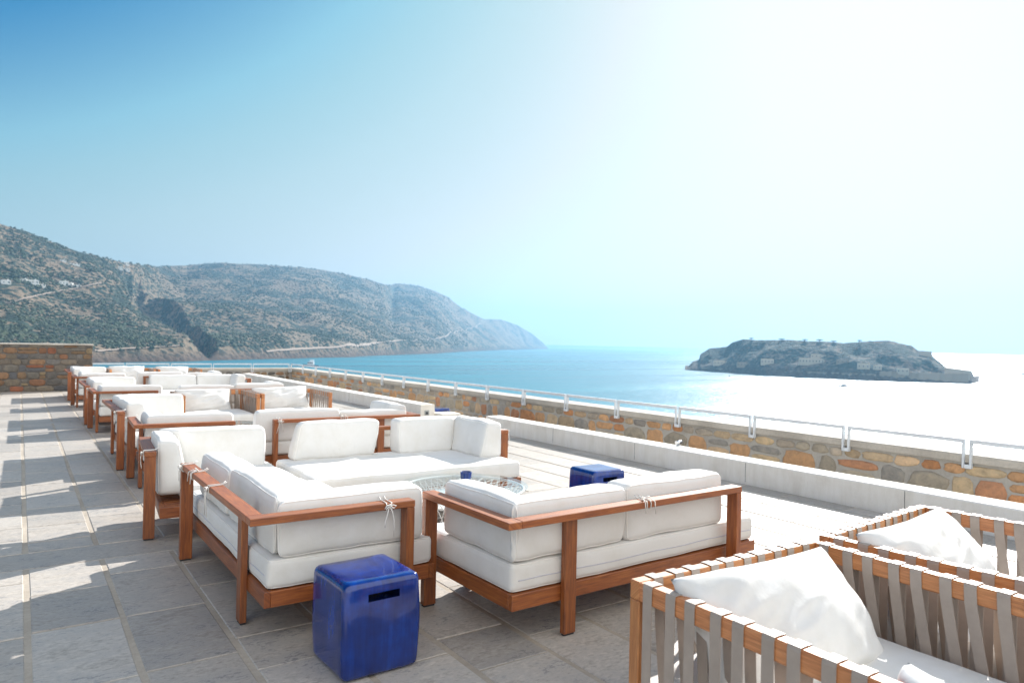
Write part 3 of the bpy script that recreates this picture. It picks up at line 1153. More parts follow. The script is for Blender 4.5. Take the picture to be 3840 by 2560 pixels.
# island with its fortress ruins
ISL_T = [(48.24, -.0307), (48.76, -.019), (49.23, -.0163), (49.33, -.0087), (50.0, -.0004), (50.73, .0008), (51.3, .0025), (51.71, .0083), (52.47, .0129), (53.44, .0117),
         (55.03, .0125), (55.72, .0128), (56.98, .0117), (58.13, .0117), (59.35, .010), (60.27, .0112), (61.09, .0128), (62.34, .0141), (62.95, .0111), (63.73, .008),
         (64.17, .0021), (64.97, .0014), (65.02, -.0043), (65.52, -.0117), (65.82, -.0170), (66.43, -.0195), (67.28, -.0200), (67.49, -.0279), (67.71, -.0305)]
ISH_T = [(48.2, 970), (54.1, 860), (59.9, 821), (64.3, 824), (67.3, 846), (67.75, 900)]
def isl_z(a, r):
    ds = tab(ISH_T, a)
    dep = 75.0
    top = max(0.6, tab(ISL_T, a) * (ds + dep) + 1.6 - ZS)
    s = (r - ds) / dep
    if s < 0 or s > 3.2:
        return ZS - 4
    if s <= 1:
        f = 0.16 * min(1, s / 0.05) + 0.84 * (s ** 0.85)
    else:
        f = 1 - max(0, s - 1.2) * 0.5
    x, y = r * math.sin(math.radians(a)), r * math.cos(math.radians(a))
    e = math.sin(math.pi * min(1, s)) if s < 1 else 0
    z = top * f + e * (noise.fractal(Vector((x / 45, y / 45, 2)), 1, 2.1, 5) * 5.0) + (1 - e) * noise.noise(Vector((x / 4.5, y / 4.5, 9))) * 0.55
    return max(z, 0.3) + ZS
rows = []
for a in np.arange(48.2, 67.76, 0.05):
    ds = tab(ISH_T, a)
    rows.append([(r * math.sin(math.radians(a)), r * math.cos(math.radians(a)), isl_z(a, r)) for r in [ds - 2 + 250 * (i / 69) ** 1.25 for i in range(70)]])
struct(MB().grid(rows).build("island", ISLM, recalc=False))

def isl_hit(a, te):
    ds = tab(ISH_T, a)
    r = ds
    while r < ds + 80:
        if isl_z(a, r) >= 1.6 + te * r:
            return r
        r += 1
    return ds + 60
def isl_px(x, y):
    return px_dir(2500 + x / 1.897, 1220 + y / 1.897)

def ring_wall(label, a0, a1, hgt, name="fortress_wall", off=1.0, crenel=False):
    rows = []
    for a in np.arange(a0, a1 + 1e-6, 0.08):
        ds = tab(ISH_T, a) + off
        sa, ca = math.sin(math.radians(a)), math.cos(math.radians(a))
        j = noise.noise(Vector((a * 3, 0, 4))) * 1.2
        h = hgt + noise.noise(Vector((a * 6, 3, 4))) * 0.8
        base = ZS - 1
        rows.append([((ds + j) * sa, (ds + j) * ca, base), ((ds + j + 1.5) * sa, (ds + j + 1.5) * ca, ZS + h), ((ds + j + 3.5) * sa, (ds + j + 3.5) * ca, ZS + h), ((ds + j + 4) * sa, (ds + j + 4) * ca, base)])
    mb = MB()
    mb.grid(rows, smooth=False)
    mb.poly(rows[0])
    mb.poly(rows[-1])
    o = mb.build(name, RUINR)
    tag(o, label, "fortress wall", "fortress walls on the island")
    return o
ring_wall("low sea wall along the left foot of the island", 49.4, 55.6, 5.0)
ring_wall("long sea wall along the middle foot of the island", 55.8, 61.6, 6.5)
ring_wall("pale stepped sea wall at the right end of the island", 61.8, 67.2, 9.5)

def ruin(label, x, y, w_, d_, h, nwin, m=RUIN):
    a, te = isl_px(x, y)
    r = isl_hit(a, te)
    o = thing("ruined_house", label, "ruin", (r * math.sin(math.radians(a)), r * math.cos(math.radians(a)), isl_z(a, r) - 1), "ruined buildings on the island")
    o.rotation_euler = (0, 0, -math.radians(a))
    MB().box(-w_ / 2, w_ / 2, -d_ / 2, d_ / 2, -2, h, ch=0.05).build("wall", m, o)
    for k in range(nwin):
        cx = -w_ / 2 + (k + .5) * w_ / nwin
        MB().box(cx - .45, cx + .45, -d_ / 2 - .06, -d_ / 2 - .01, h * .4, h * .75, ch=0.02).build("window", DARKW, o)
    MB().box(-w_ / 2 + .2, w_ / 2 - .2, d_ / 2 - .8, d_ / 2 - .2, h + .01, h + 1.2, ch=0.05).build("gable", m, o)
    return o
ruin("longest pale ruin with a row of windows in the middle of the island", 1030, 268, 26, 6, 5, 8)
ruin("pale square ruin left of the longest one on the island", 715, 268, 14, 6, 4.5, 4)
ruin("low broad ruin near the left end of the island", 392, 272, 20, 5, 3.5, 5)
ruin("short ruin above the longest one on the island slope", 1080, 225, 16, 5, 3, 4)
ruin("faint ruin right of the longest one on the island", 1400, 300, 12, 6, 4, 3)
ruin("small ruin low on the right half of the island", 1500, 308, 8, 5, 3.5, 2)
ruin("pale gatehouse beside the sea wall at right on the island", 1680, 335, 11, 6, 4, 3)
ruin("ruin with collapsed wall between left and middle of the island", 545, 295, 15, 5, 3.5, 4, RUINR)
ruin("terrace ruin right of centre and higher up the island", 1250, 262, 12, 5, 3, 3, RUINR)

def bastion(label, a0, a1, h0, h1, r0):
    rows = []
    for a in np.linspace(a0, a1, 12):
        t = (a - a0) / (a1 - a0)
        sa, ca = math.sin(math.radians(a)), math.cos(math.radians(a))
        h = h0 + (h1 - h0) * t
        rows.append([(r0 * sa, r0 * ca, ZS - 1), ((r0 + 2) * sa, (r0 + 2) * ca, ZS + h), ((r0 + 22) * sa, (r0 + 22) * ca, ZS + h), ((r0 + 24) * sa, (r0 + 24) * ca, ZS - 1)])
    mb = MB()
    mb.grid(rows, smooth=False)
    mb.poly(rows[0])
    mb.poly(rows[-1])
    return tag(mb.build("bastion", RUIN), label, "bastion")
bastion("pale pointed bastion at the right tip of the island", 65.75, 67.25, 15.0, 12.2, 850)
bastion("square bastion standing on the skyline of the right island slope", 64.2, 64.98, 31.0, 30.8, 880)

def small_tree(label, x, y, h, cw):
    a, te = isl_px(x, y)
    r = tab(ISH_T, a) + 74
    o = thing("windswept_tree", label, "tree", (r * math.sin(math.radians(a)), r * math.cos(math.radians(a)), isl_z(a, r) - .4), "trees on the island skyline")
    o.rotation_euler = (0, 0, -math.radians(a))
    h, cw = h * .5, cw * .6
    tb = MB()
    lean = random.uniform(.4, 1.2)
    tb.tube([(0, 0, 0), (lean * .4, 0, h * .4), (lean, 0, h * .75)], .28, 6)
    tb.tube([(lean * .5, 0, h * .45), (lean + cw * .25, .3, h * .8)], .15, 5)
    tb.tube([(lean * .5, 0, h * .5), (lean - cw * .25, -.3, h * .82)], .15, 5)
    tb.build("trunk", BARK, o)
    cb = MB()
    for _ in range(700):
        an, rr = random.uniform(0, 6.28), math.sqrt(random.random())
        p = Vector((lean + math.cos(an) * rr * cw / 2, math.sin(an) * rr * cw * .35, h * (.8 + .2 * random.random() * (1 - rr * .5)) + noise.noise(Vector((an, rr * 3, 1))) * .6))
        u_ = Vector((random.uniform(-1, 1), random.uniform(-1, 1), random.uniform(-.4, .4))).normalized() * .35
        v_ = Vector((random.uniform(-1, 1), random.uniform(-1, 1), random.uniform(-1, 1))).normalized() * .3
        cb.poly([tuple(p - u_), tuple(p + v_), tuple(p + u_), tuple(p - v_)])
    cb.build("crown", LEAF, o, recalc=False)
    return o
random.seed(3)
small_tree("tallest bushy tree at the left shoulder of the island skyline", 600, 95, 6, 9)
small_tree("low wide tree on the left half of the island plateau", 815, 97, 4.5, 12)
small_tree("flat topped tree near the centre of the island skyline", 978, 100, 5, 10)
small_tree("first of the two close windblown trees right of centre on the island", 1085, 105, 5.5, 13)
small_tree("second, lower windblown tree right of the close pair on the island", 1185, 112, 4.5, 11)
small_tree("lone umbrella shaped tree on the right part of the island skyline", 1366, 112, 6, 8)

# boats
def boat(label, az, dist, L, head, hullm, tall, cat="boat"):
    x, y = dist * math.sin(math.radians(az)), dist * math.cos(math.radians(az))
    o = thing("motor_boat", label, cat, (x, y, ZS))
    o.rotation_euler = (0, 0, head)
    rows = []
    for i in range(15):
        t = i / 14
        px = -L / 2 + L * t
        bw = L * .15 * (1 - max(0, (t - .45) / .55) ** 2.2)
        sheer = L * (.085 + .06 * t ** 2)
        rows.append([(px, -bw, sheer), (px - .02 * L * t, -bw * .8, .0), (px - .05 * L * t, 0, -.3), (px - .02 * L * t, bw * .8, .0), (px, bw, sheer), (px, 0, sheer + .05), (px, -bw, sheer)])
    hb = MB()
    hb.grid(rows)
    hb.poly(rows[0][:-1])
    hb.build("hull", hullm, o)
    c0 = L * .09
    cab = MB()
    cab.box(-L * .22, L * .18, -L * .1, L * .1, c0, c0 + L * .12 * tall, ch=.1)
    ck = cab.build("cabin", HULLW, o)
    MB().box(-L * .16, L * .182, -L * .102, L * .102, c0 + L * .06 * tall, c0 + L * .1 * tall, ch=.03).build("window", DARKW, ck)
    if tall > 1.2:
        MB().box(-L * .2, L * .04, -L * .085, L * .085, c0 + L * .121 * tall, c0 + L * .2 * tall, ch=.1).build("flybridge", HULLW, o)
    mt = MB()
    mt.tube([(-L * .05, 0, c0 + L * .12 * tall), (-L * .07, 0, c0 + L * (.3 if tall > 1.2 else .22))], L * .006, 6)
    mt.tube([(-L * .07, -L * .05, c0 + L * .21), (-L * .07, L * .05, c0 + L * .21)], L * .005, 6)
    mt.build("mast", HULLW, o)
    return o
boat("white yacht with navy hull off the far corner of the railing", 18.85, 822, 17, math.pi - .5, HULLD, 1.7, "yacht")
boat("small dark motorboat crossing the bright water below the island", 59.5, 655, 10, math.pi - 1.05, HULLD, 1.0)
boat("small white boat lying close under the left end of the island", 51.5, 795, 5, 1.0, HULLW, .9)
boat("distant boat cut by the right edge of the picture beyond the island", 70.2, 1300, 11, 2.3, HULLD, 1.0)

# hillside below the terrace, falling to the water
rows = []
for a in np.arange(0, 361, 7.5):
    row = []
    for r, z in ((0.2, -.7), (1.0, -.75), (1.03, -2.5), (1.6, -9), (2.6, -19), (3.4, -27), (3.8, -31)):
        sx = 9.6 if math.sin(math.radians(a)) > 0 else 13
        R0 = 30
        row.append((-1 + R0 * r * .36 * math.sin(math.radians(a)) * (1 if r < 1.02 else 1.0 + r * .5), 10.7 + R0 * r * .62 * math.cos(math.radians(a)), z - .0))
    rows.append(row)
struct(MB().grid(rows).build("ground", HILLM, recalc=False))

# ------------------------------------------------------------------ sofas
RW, RT, RB = 0.085, 0.694, 0.655

def sofa(label, O, rot, a_sign, LA, LB, BX, BY, PA, PB, backsA, backsB, det, seed, seat_shift=0.0, longY=False, ties=(), seat_len=None, group="teak corner sofas set in rings along the terrace"):
    """Corner sofa. Local x runs along the long back, local y along the side arm, corner at the origin."""
    random.seed(seed)
    o = thing("corner_sofa", label, "sofa", (O[0], O[1], 0), group)
    c, s_ = math.cos(rot), math.sin(rot)
    if longY:
        ax = (0 * c - a_sign[0] * s_, 0 * s_ + a_sign[0] * c)
        bx = (a_sign[1] * c, a_sign[1] * s_)
    else:
        ax = (a_sign[0] * c, a_sign[0] * s_)
        bx = (-a_sign[1] * s_, a_sign[1] * c)
    T = lambda x, y, z: (x * ax[0] + y * bx[0], x * ax[1] + y * bx[1], z)
    MB().box(RW + .0005, LA, 0, RW, RB, RT, T).build("top_rail", TEAK, o)
    MB().box(0, RW, 0, LB, RB, RT, T).build("top_rail", TEAK, o)
    def post(x0, x1, y0, y1, ztop):
        p = MB().box(x0, x1, y0, y1, 0.012, ztop, T).build("leg", TEAK, o)
        MB().box(x0 + .006, x1 - .006, y0 + .006, y1 - .006, 0.0, 0.0115, T, ch=.001).build("glide", FOOT, p)
    for p in PA:
        post(p, p + .084, .07, .1075, RB - .0005)
    for p in PB:
        post(.07, .1075, p, p + .084, RB - .0005)
    post(LA - .05, LA - .001, .0015, .0835, RB - .0005)
    post(.0015, .0835, LB - .05, LB - .001, RB - .0005)
    x0 = y0 = .108
    zb, zt, tk = .19, .275, .035
    MB().box(x0, BX, y0, y0 + tk, zb, zt, T).build("base_rail", TEAK, o)
    MB().box(x0, BX, BY - tk, BY, zb, zt, T).build("base_rail", TEAK, o)
    MB().box(x0, x0 + tk, y0 + tk + .0005, BY - tk - .0005, zb, zt, T).build("base_rail", TEAK, o)
    MB().box(BX - tk, BX, y0 + tk + .0005, BY - tk - .0005, zb, zt, T).build("base_rail", TEAK, o)
    sl_ = MB()
    yy = y0 + tk + .02
    while yy < BY - tk - .04:
        sl_.box(x0 + tk + .0005, BX - tk - .0005, yy, yy + .042, .248, .27, T)
        yy += .066
    sl_.build("slats", TEAK, o)
    post(BX - .16, BX - .09, BY - .105, BY - tk - .001, .189)
    post(x0 + .30, x0 + .37, BY - .105, BY - tk - .001, .189)
    # cushions
    d1 = 22 if det > 1 else (14 if det else 9)
    sx0 = x0 + .008 + seat_shift
    SL = (BX - sx0) if seat_len is None else seat_len
    cushion("seat_cushion", o, SL, BY - y0 - .018, .155, .032, lambda l, t, z: T(sx0 + l, y0 + .016 + t, .279 + z), seed + 1, .010, d1, .007, None, det > 1, det > 1)
    for side, lst in (("A", backsA), ("B", backsB)):
        for q in lst:
            st, en = q["s"], q["e"]
            tb, tt = q.get("tb", .26), q.get("tt", .17)
            z0, z1 = q.get("z0", .437), q.get("z1", .765 + (random.uniform(-.022, .012) if det < 2 else 0))
            off = q.get("off", .116)
            mit = q.get("mitre", False)
            tilt = q.get("tilt", random.uniform(-.01, .07) if det < 2 else 0.02)
            roll = q.get("roll", 0.0)
            yawk = q.get("yaw", 0.0)
            L, Tm, H = en - st, (tb + tt) / 2, z1 - z0
            def fn(l, t, z, L=L, Tm=Tm, H=H, tb=tb, tt=tt, st=st, z0=z0, off=off, mit=mit, side=side, tilt=tilt, roll=roll, yawk=yawk):
                tt_ = t * (tb + (tt - tb) * z / H) / Tm
                ll = st + l
                if mit:
                    ll = st + tt_ * .93 * (1 - l / L) + l
                tt_ += z * tilt + l * yawk
                ll += z * roll
                return T(ll, off + tt_, z0 + z) if side == "A" else T(off + tt_, ll, z0 + z)
            cu = cushion("back_cushion", o, L, Tm, H, q.get("r", .036), fn, seed + len(lst) * 3 + int(st * 10), .012, d1, q.get("wrk", .011), None, det > 1)
            q["_obj"] = cu
    # tie cords round the rails
    for side, p, dirn in ties:
        cu = None
        for q in (backsA if side == "A" else backsB):
            if q["s"] - .1 <= p <= q["e"] + .12:
                cu = q["_obj"]
        tb_ = MB()
        M = (lambda l, t, z: T(l, t, z)) if side == "A" else (lambda l, t, z: T(t, l, z))
        j = lambda: random.uniform(-.012, .012)
        for dx in (0, .028 + j() * .6):
            tb_.tube([M(p + dx, .10, RT + .02), M(p + dx + j() * .5, .08, RT + .006), M(p + dx, .045, RT + .004), M(p + dx + j() * .4, -.001, RT + .003), M(p + dx, -.005, RT - .01), M(p + dx + j() * .3, -.005, RB + .004), M(p + dx, .0, RB - .006), M(p + dx, .03, RB - .005), M(p + dx, .06, RB - .004)], .0030, 5)
        kx = p + .014
        base = (kx, -.010, RT - .012) if dirn == "side" else (kx, .035, RT + .008)
        for s2 in (-1, 1):
            b0 = Vector(base)
            if dirn == "side":
                loop = [b0, b0 + Vector((s2 * .018, -.010, .008 + j() * .5)), b0 + Vector((s2 * .034, -.014, -.006 + j() * .5)), b0 + Vector((s2 * .022, -.012, -.014)), b0]
                tail = [b0, b0 + Vector((s2 * .014, -.012, -.035)), b0 + Vector((s2 * .022 + j(), -.010, -.085)), b0 + Vector((s2 * .03 + j(), -.006, -.10 - .09 * random.random()))]
            else:
                loop = [b0, b0 + Vector((s2 * .018, -.008, .016)), b0 + Vector((s2 * .036, -.010, .012 + j() * .6)), b0 + Vector((s2 * .024, -.004, .002)), b0]
                tail = [b0, b0 + Vector((s2 * .03, -.025, .006)), b0 + Vector((s2 * .04, -.05, -.01)), b0 + Vector((s2 * .045 + j(), -.053, -.075 + j()))]
            tb_.tube([M(*v) for v in loop], .0030, 5)
            tb_.tube([M(*v) for v in tail], .0030, 5)
        tb_.tube([M(base[0] - .008, base[1], base[2]), M(base[0] + .008, base[1] - .003, base[2] + .004)], .007, 6)
        tb_.build("tie_cord", CORD, cu or o)
    return o, T

Y_ = lambda lo: 1
# ring 1, nearest
A_back = [dict(s=.16, e=1.17, tb=.33, tt=.30, off=.17, z1=.752, mitre=True, wrk=.010), dict(s=1.20, e=2.03, tb=.27, tt=.20, off=.165, z1=.735, wrk=.009)]
A_side = [dict(s=.16, e=1.03, tb=.26, tt=.19, off=.105, z1=.745, mitre=True, wrk=.009)]
sofa("teak sofa seen from behind, with the blue stool standing at its back", (.967, 3.683), 0, (1, 1), 1.89, .92, 2.19, 1.11, [.437], [], A_back, A_side, 2, 11,
     longY=True, ties=(("A", .93, "side"), ("A", 1.45, "top"), ("A", 1.79, "side"), ("B", .74, "side")))
B_back = [dict(s=.10, e=.945, mitre=True, tb=.25, tt=.17, z0=.44, z1=.757), dict(s=.955, e=1.845, tb=.26, tt=.19, z0=.44, z1=.768)]
B_side = [dict(s=.10, e=.86, mitre=True, tb=.25, tt=.17, z0=.44, z1=.757)]
sofa("teak sofa seen from behind, with two cushions tied along its back rail", (2.052, 2.972), math.radians(1.2), (1, 1), 1.89, .91, 2.19, 1.11, [.437], [], B_back, B_side, 2, 12,
     ties=(("A", .99, "top"),))
C_side = [dict(s=.12, e=.90, tb=.24, tt=.16, off=.10, z0=.33, z1=.765, tilt=-.02, mitre=True, wrk=.010)]
C_back = [dict(s=.12, e=1.03, tb=.26, tt=.18, z0=.405, z1=.775, mitre=True)]
sofa("small teak corner sofa with bare slats showing under its slipped seat cushion", (.895, 7.18), math.radians(-4.5), (1, -1), .98, .965, 1.10, 1.10, [.45], [.25], C_back, C_side, 2, 13,
     seat_shift=.16, ties=(("B", .88, "side"),))
D_back = [dict(s=.15, e=.985, tb=.26, tt=.18, z0=.43, z1=.78, mitre=True), dict(s=1.25, e=2.08, tb=.22, tt=.14, off=.10, z0=.437, z1=.79, tilt=.12, roll=-.22, wrk=.014)]
D_side = [dict(s=.12, e=.95, tb=.27, tt=.17, z0=.43, z1=.785, mitre=True)]
sofa("teak sofa facing the viewer across the glass table, with one loose tilted cushion", (4.25, 7.1), 0, (-1, -1), 1.89, .90, 2.19, 1.30, [.45], [], D_back, D_side, 2, 14,
     ties=(("B", .84, "side"),))
# ring 2
sofa("small teak corner sofa in the second ring, back to the viewer", (.97, 8.15), math.radians(-2.5), (1, 1), .985, .90, 1.12, 1.08, [.42], [.22],
     [dict(s=.12, e=.98, mitre=True)], [dict(s=.12, e=.80, mitre=True)], 1, 15, ties=(("B", .84, "side"),))
sofa("teak sofa along the left of the second ring, beside the strap armchairs", (.968, 11.55), 0, (-1, 1), 1.94, .94, 2.15, 1.12, [.50], [],
     [dict(s=.12, e=.98, mitre=True), dict(s=1.0, e=1.75, tt=.2)], [dict(s=.12, e=1.0, mitre=True)], 1, 16, longY=True, ties=(("A", 1.80, "side"),))
sofa("teak sofa of the second ring with long back rail to the viewer", (4.16, 8.03), math.radians(-1.5), (-1, 1), 1.80, .93, 2.05, 1.1, [.45], [],
     [dict(s=.12, e=.98, mitre=True), dict(s=.99, e=1.95)], [dict(s=.12, e=.9, mitre=True, z1=.8)], 1, 17, ties=(("A", .98, "top"), ("A", 1.72, "side")))
# ring 3
sofa("small teak corner sofa in the third ring, back to the viewer", (.978, 13.2), 0, (1, 1), .95, 1.0, 1.12, 1.08, [.42], [.26],
     [dict(s=.12, e=1.02, mitre=True)], [dict(s=.12, e=.85, mitre=True)], 0, 18, ties=(("B", .9, "side"),))
sofa("teak sofa in the third ring with its long back along the left side", (.967, 16.53), 0, (-1, 1), 1.80, .94, 2.05, 1.12, [.45], [],
     [dict(s=.12, e=.98, mitre=True), dict(s=1.0, e=1.68)], [dict(s=.12, e=.97, mitre=True)], 0, 19, longY=True)
sofa("teak sofa of the third ring, long rail close behind the strap armchairs", (4.18, 13.22), 0, (-1, 1), 1.83, .93, 2.05, 1.1, [.45], [],
     [dict(s=.12, e=.98, mitre=True), dict(s=.99, e=1.90)], [dict(s=.12, e=.9, mitre=True)], 0, 20)
sofa("teak sofa in the third ring facing the viewer, cord hanging off its right arm", (4.33, 17.55), 0, (-1, -1), 1.93, .90, 2.15, 1.2, [.45], [],
     [dict(s=.12, e=1.02, mitre=True), dict(s=1.05, e=1.98)], [dict(s=.12, e=.88, mitre=True)], 0, 21, ties=(("B", .84, "side"),))
# ring 4, farthest
sofa("small teak corner sofa in the farthest ring with its back to the viewer", (.972, 17.98), 0, (1, 1), .98, 1.0, 1.12, 1.08, [.42], [.28],
     [dict(s=.12, e=1.0, mitre=True)], [dict(s=.12, e=.85, mitre=True)], 0, 22)
sofa("teak sofa along the left of the farthest ring, before the tall wall", (.968, 22.0), 0, (-1, 1), 1.80, .94, 2.0, 1.12, [.45], [],
     [dict(s=.12, e=.98, mitre=True), dict(s=1.0, e=1.68)], [dict(s=.12, e=.93, mitre=True)], 0, 23, longY=True)
sofa("teak sofa of the farthest ring with long back to the viewer", (4.15, 18.02), 0, (-1, 1), 1.83, .93, 2.05, 1.1, [.45], [],
     [dict(s=.12, e=.98, mitre=True), dict(s=.99, e=1.93)], [dict(s=.12, e=.9, mitre=True)], 0, 24)

# ------------------------------------------------------------------ strap armchairs
def ribbon(mb, path, wv, t, col=(1, 1, 1)):
    P = [Vector(p) for p in path]
    wv = Vector(wv)
    rows = []
    for i in range(len(P)):
        d = (P[min(i + 1, len(P) - 1)] - P[max(i - 1, 0)]).normalized()
        nn = d.cross(wv).normalized()
        hw = wv / 2
        rows.append([tuple(P[i] - hw - nn * t / 2), tuple(P[i] + hw - nn * t / 2), tuple(P[i] + hw + nn * t / 2), tuple(P[i] - hw + nn * t / 2), tuple(P[i] - hw - nn * t / 2)])
    mb.grid(rows, col, smooth=False)
    mb.poly(rows[0][:-1], col)
    mb.poly(rows[-1][:-1], col)

def strap_chair(label, O, rot, W, Dp, H, seed, group):
    """Back rail from the origin along +x, arms running towards -y."""
    random.seed(seed)
    o = thing("strap_armchair", label, "armchair", (O[0], O[1], 0), group)
    o.rotation_euler = (0, 0, rot)
    rw, rh = .052, .072
    MB().box(0, W, -rw, 0, H - rh, H, ch=.004).build("top_rail", IROKO, o)
    for x in (0, W - rw):
        MB().box(x, x + rw, -Dp, -rw - .0005, H - rh, H, ch=.004).build("top_rail", IROKO, o)
    for x in (0, W - rw):
        for y in (-rw, -Dp):
            MB().box(x, x + rw, y, y + rw, 0, H - rh - .0005, ch=.004).build("leg", IROKO, o)
    zb = .15
    MB().box(rw + .0005, W - rw - .0005, -rw, -.002, zb, zb + .06, ch=.004).build("bottom_rail", IROKO, o)
    MB().box(rw + .0005, W - rw - .0005, -Dp, -Dp + rw - .002, zb, zb + .06, ch=.004).build("bottom_rail", IROKO, o)
    for x in (0, W - rw):
        MB().box(x + .001, x + rw - .001, -Dp + rw + .0005, -rw - .0005, zb, zb + .06, ch=.004).build("bottom_rail", IROKO, o)
    sl = MB()
    y = -rw - .05
    while y > -Dp + .06:
        sl.box(rw + .001, W - rw - .001, y - .045, y, zb + .035, zb + .055, ch=.002)
        y -= .075
    sl.build("seat_slats", IROKO, o)
    e = .004
    def panel(place, wvec, length, outer_first):
        mb = MB()
        p = .10
        k = 0
        while p < length - .06:
            sl_ = random.uniform(.055, .085) * (1 if True else -1)
            top = [place(p, -e, zb), place(p, -e, .4), place(p, -e, H - .012), place(p, -.001, H + e * .7), place(p, rw / 2, H + e), place(p, rw + .001, H + e * .7), place(p, rw + e, H - .012),
                   place(p + .003, rw + e, H - rh)]
            inn = [place(p + sl_ * (1 - i / 5), rw * (.55 + .4 * i / 5) + e, zb + (H - rh - zb) * i / 5) for i in range(5, -1, -1)]
            ribbon(mb, top + inn[1:], wvec, .0025)
            ribbon(mb, [place(p, -e, zb), place(p, .0, zb - e), place(p + sl_ * .5, rw * .5, zb - e)], wvec, .0025)
            p += .092 if k % 2 else .116
            k += 1
        return mb
    panel(lambda p, d, z: (p, -d, z), (.046, 0, 0), W, True).build("strap_panel", WEB, o)
    panel(lambda p, d, z: (d, -p, z), (0, .046, 0), Dp, True).build("strap_panel", WEB, o)
    panel(lambda p, d, z: (W - d, -p, z), (0, .046, 0), Dp, True).build("strap_panel", WEB, o)
    cushion("seat_cushion", o, W - 2 * rw - .03, Dp - rw - .04, .17, .05, lambda l, t, z: (rw + .015 + l, -Dp + .02 + t, zb + .065 + z), seed, .02, 14, .007, None, True)
    return o
g1, g2 = "strap armchairs on the terrace", "strap armchairs on the terrace"
strap_chair("honey wood strap armchair at the front right, nearest the sofas", (1.969, 2.017), math.radians(-1.0), 1.17, 1.1, .70, 31, g1)
strap_chair("honey wood strap armchair at the front right, nearer the kerb wall", (3.235, 2.02), math.radians(4.5), 1.18, 1.1, .70, 32, g1)
strap_chair("strap armchair in the second ring next to the left sofa, facing the viewer", (2.06, 12.93), 0, 1.17, 1.08, .70, 33, g2)
strap_chair("strap armchair in the second ring with its slatted side open to the kerb wall", (3.27, 12.93), math.radians(-1), 1.18, 1.08, .70, 34, g2)
strap_chair("strap armchair in the farthest ring, nearer the tall stone wall", (1.96, 22.5), 0, 1.1, 1.05, .70, 35, g2)
strap_chair("strap armchair in the farthest ring, nearer the kerb wall", (3.12, 22.5), 0, 1.12, 1.05, .70, 36, g2)

PG = "loose white pillows on the strap armchairs"
def lean_pillow(label, cx, y, z, W, H, Tk, seed, yaw=0.0, rl=0.0, lean=.42):
    u = Vector((math.cos(yaw) * math.cos(rl), math.sin(yaw) * math.cos(rl), math.sin(rl)))
    b = Vector((-math.sin(yaw), math.cos(yaw), 0))
    v = (b * lean + Vector((0, 0, 1))).normalized()
    v = (v - u * v.dot(u)).normalized()
    return pillow("pillow", label, "pillow", (cx, y, z), u, v, W, H, Tk, seed, PG)
lean_pillow("big creased white pillow leaning in the front armchair nearest the sofas", 2.46, 1.67, .545, .95, .50, .31, 41, rl=-.02, lean=.8)
lean_pillow("big creased white pillow leaning in the front armchair beside the kerb wall", 3.76, 1.73, .54, .98, .51, .31, 42, yaw=.08, lean=.8)
lean_pillow("white pillow in the second ring armchair next to the left sofa", 2.54, 12.70, .535, .86, .44, .30, 43, lean=.55)
lean_pillow("rumpled white pillow in the second ring armchair beside the kerb wall", 3.82, 12.70, .55, .96, .44, .30, 44, rl=.03, lean=.55)
lean_pillow("white pillow in the farthest ring armchair nearer the tall wall", 2.45, 22.26, .55, .88, .46, .30, 45, lean=.5)
lean_pillow("white pillow in the farthest ring armchair nearer the kerb wall", 3.60, 22.26, .55, .86, .44, .30, 46, lean=.5)
pillow("pillow", "white pillow slumped over the armchair arm at the bottom edge of the picture", "pillow", (1.99, .80, .555), (0.25, 1, 0), (.3, -.05, 1), .50, .34, .26, 47, PG)

# ------------------------------------------------------------------ tables
def glass_table(label, cx, cy, R, z, seed):
    random.seed(seed)
    o = thing("glass_table", label, "table", (cx, cy, 0), "round glass tables inside the sofa rings")
    tp = MB().lathe([(0.0001, z - .010), (R - .004, z - .010), (R, z - .006), (R, z - .003), (R - .003, z), (0.0001, z)], n=72, smooth=False)
    tp.build("tabletop", GLASS, o)
    fb = MB()
    r0, r1 = R * .86, R * .93
    for rr, zz in ((r0, .012), (r1, z - .026)):
        fb.tube([(rr * math.cos(a), rr * math.sin(a), zz) for a in np.linspace(0, 2 * math.pi, 49)[:-1]], .012, 8, closed=True)
    fb.build("base_ring", ROPE, o)
    sb = MB()
    for k in range(96):
        a = 2 * math.pi * k / 96
        b_ = a + .32 * (1 if k % 2 else -1)
        P = []
        for t in np.linspace(0, 1, 7):
            an = a + (b_ - a) * t
            rr = (r0 + (r1 - r0) * t) * (1 - .16 * math.sin(math.pi * t))
            P.append((rr * math.cos(an), rr * math.sin(an), .012 + (z - .038) * t))
        sb.tube(P, .0045, 5)
    sb.build("rope_weave", ROPE, o)
    st = MB()
    for k in range(28):
        a = 2 * math.pi * k / 28
        st.tube([(.05 * math.cos(a), .05 * math.sin(a), z - .05), (r1 * math.cos(a), r1 * math.sin(a), z - .028)], .0022, 4)
    st.build("rope_spokes", ROPE, o)
    MB().lathe([(.0001, .27), (r0 * .9, .27), (r0 * .9, .285), (.0001, .285)], n=48, smooth=False).build("added_disc", ROPE, o)  # added white disc under the glass so the tabletop looks pale
    return o
glass_table("round glass table with white rope base and a blue cup on it", 3.12, 5.21, .55, .40, 51)
glass_table("round glass table in the second ring, half hidden by sofa backs", 2.45, 10.35, .50, .40, 52)
cup = MB().lathe([(.0001, 0), (.042, 0), (.050, .012), (.052, .055), (.054, .062), (.048, .064), (.043, .058), (.042, .014), (.0001, .012)], n=28)
cup = cup.build("ceramic_cup", GLAZE)
cup.location = (3.27, 5.42, .4005)
tag(cup, "small cobalt blue ceramic cup standing on the glass table", "cup")

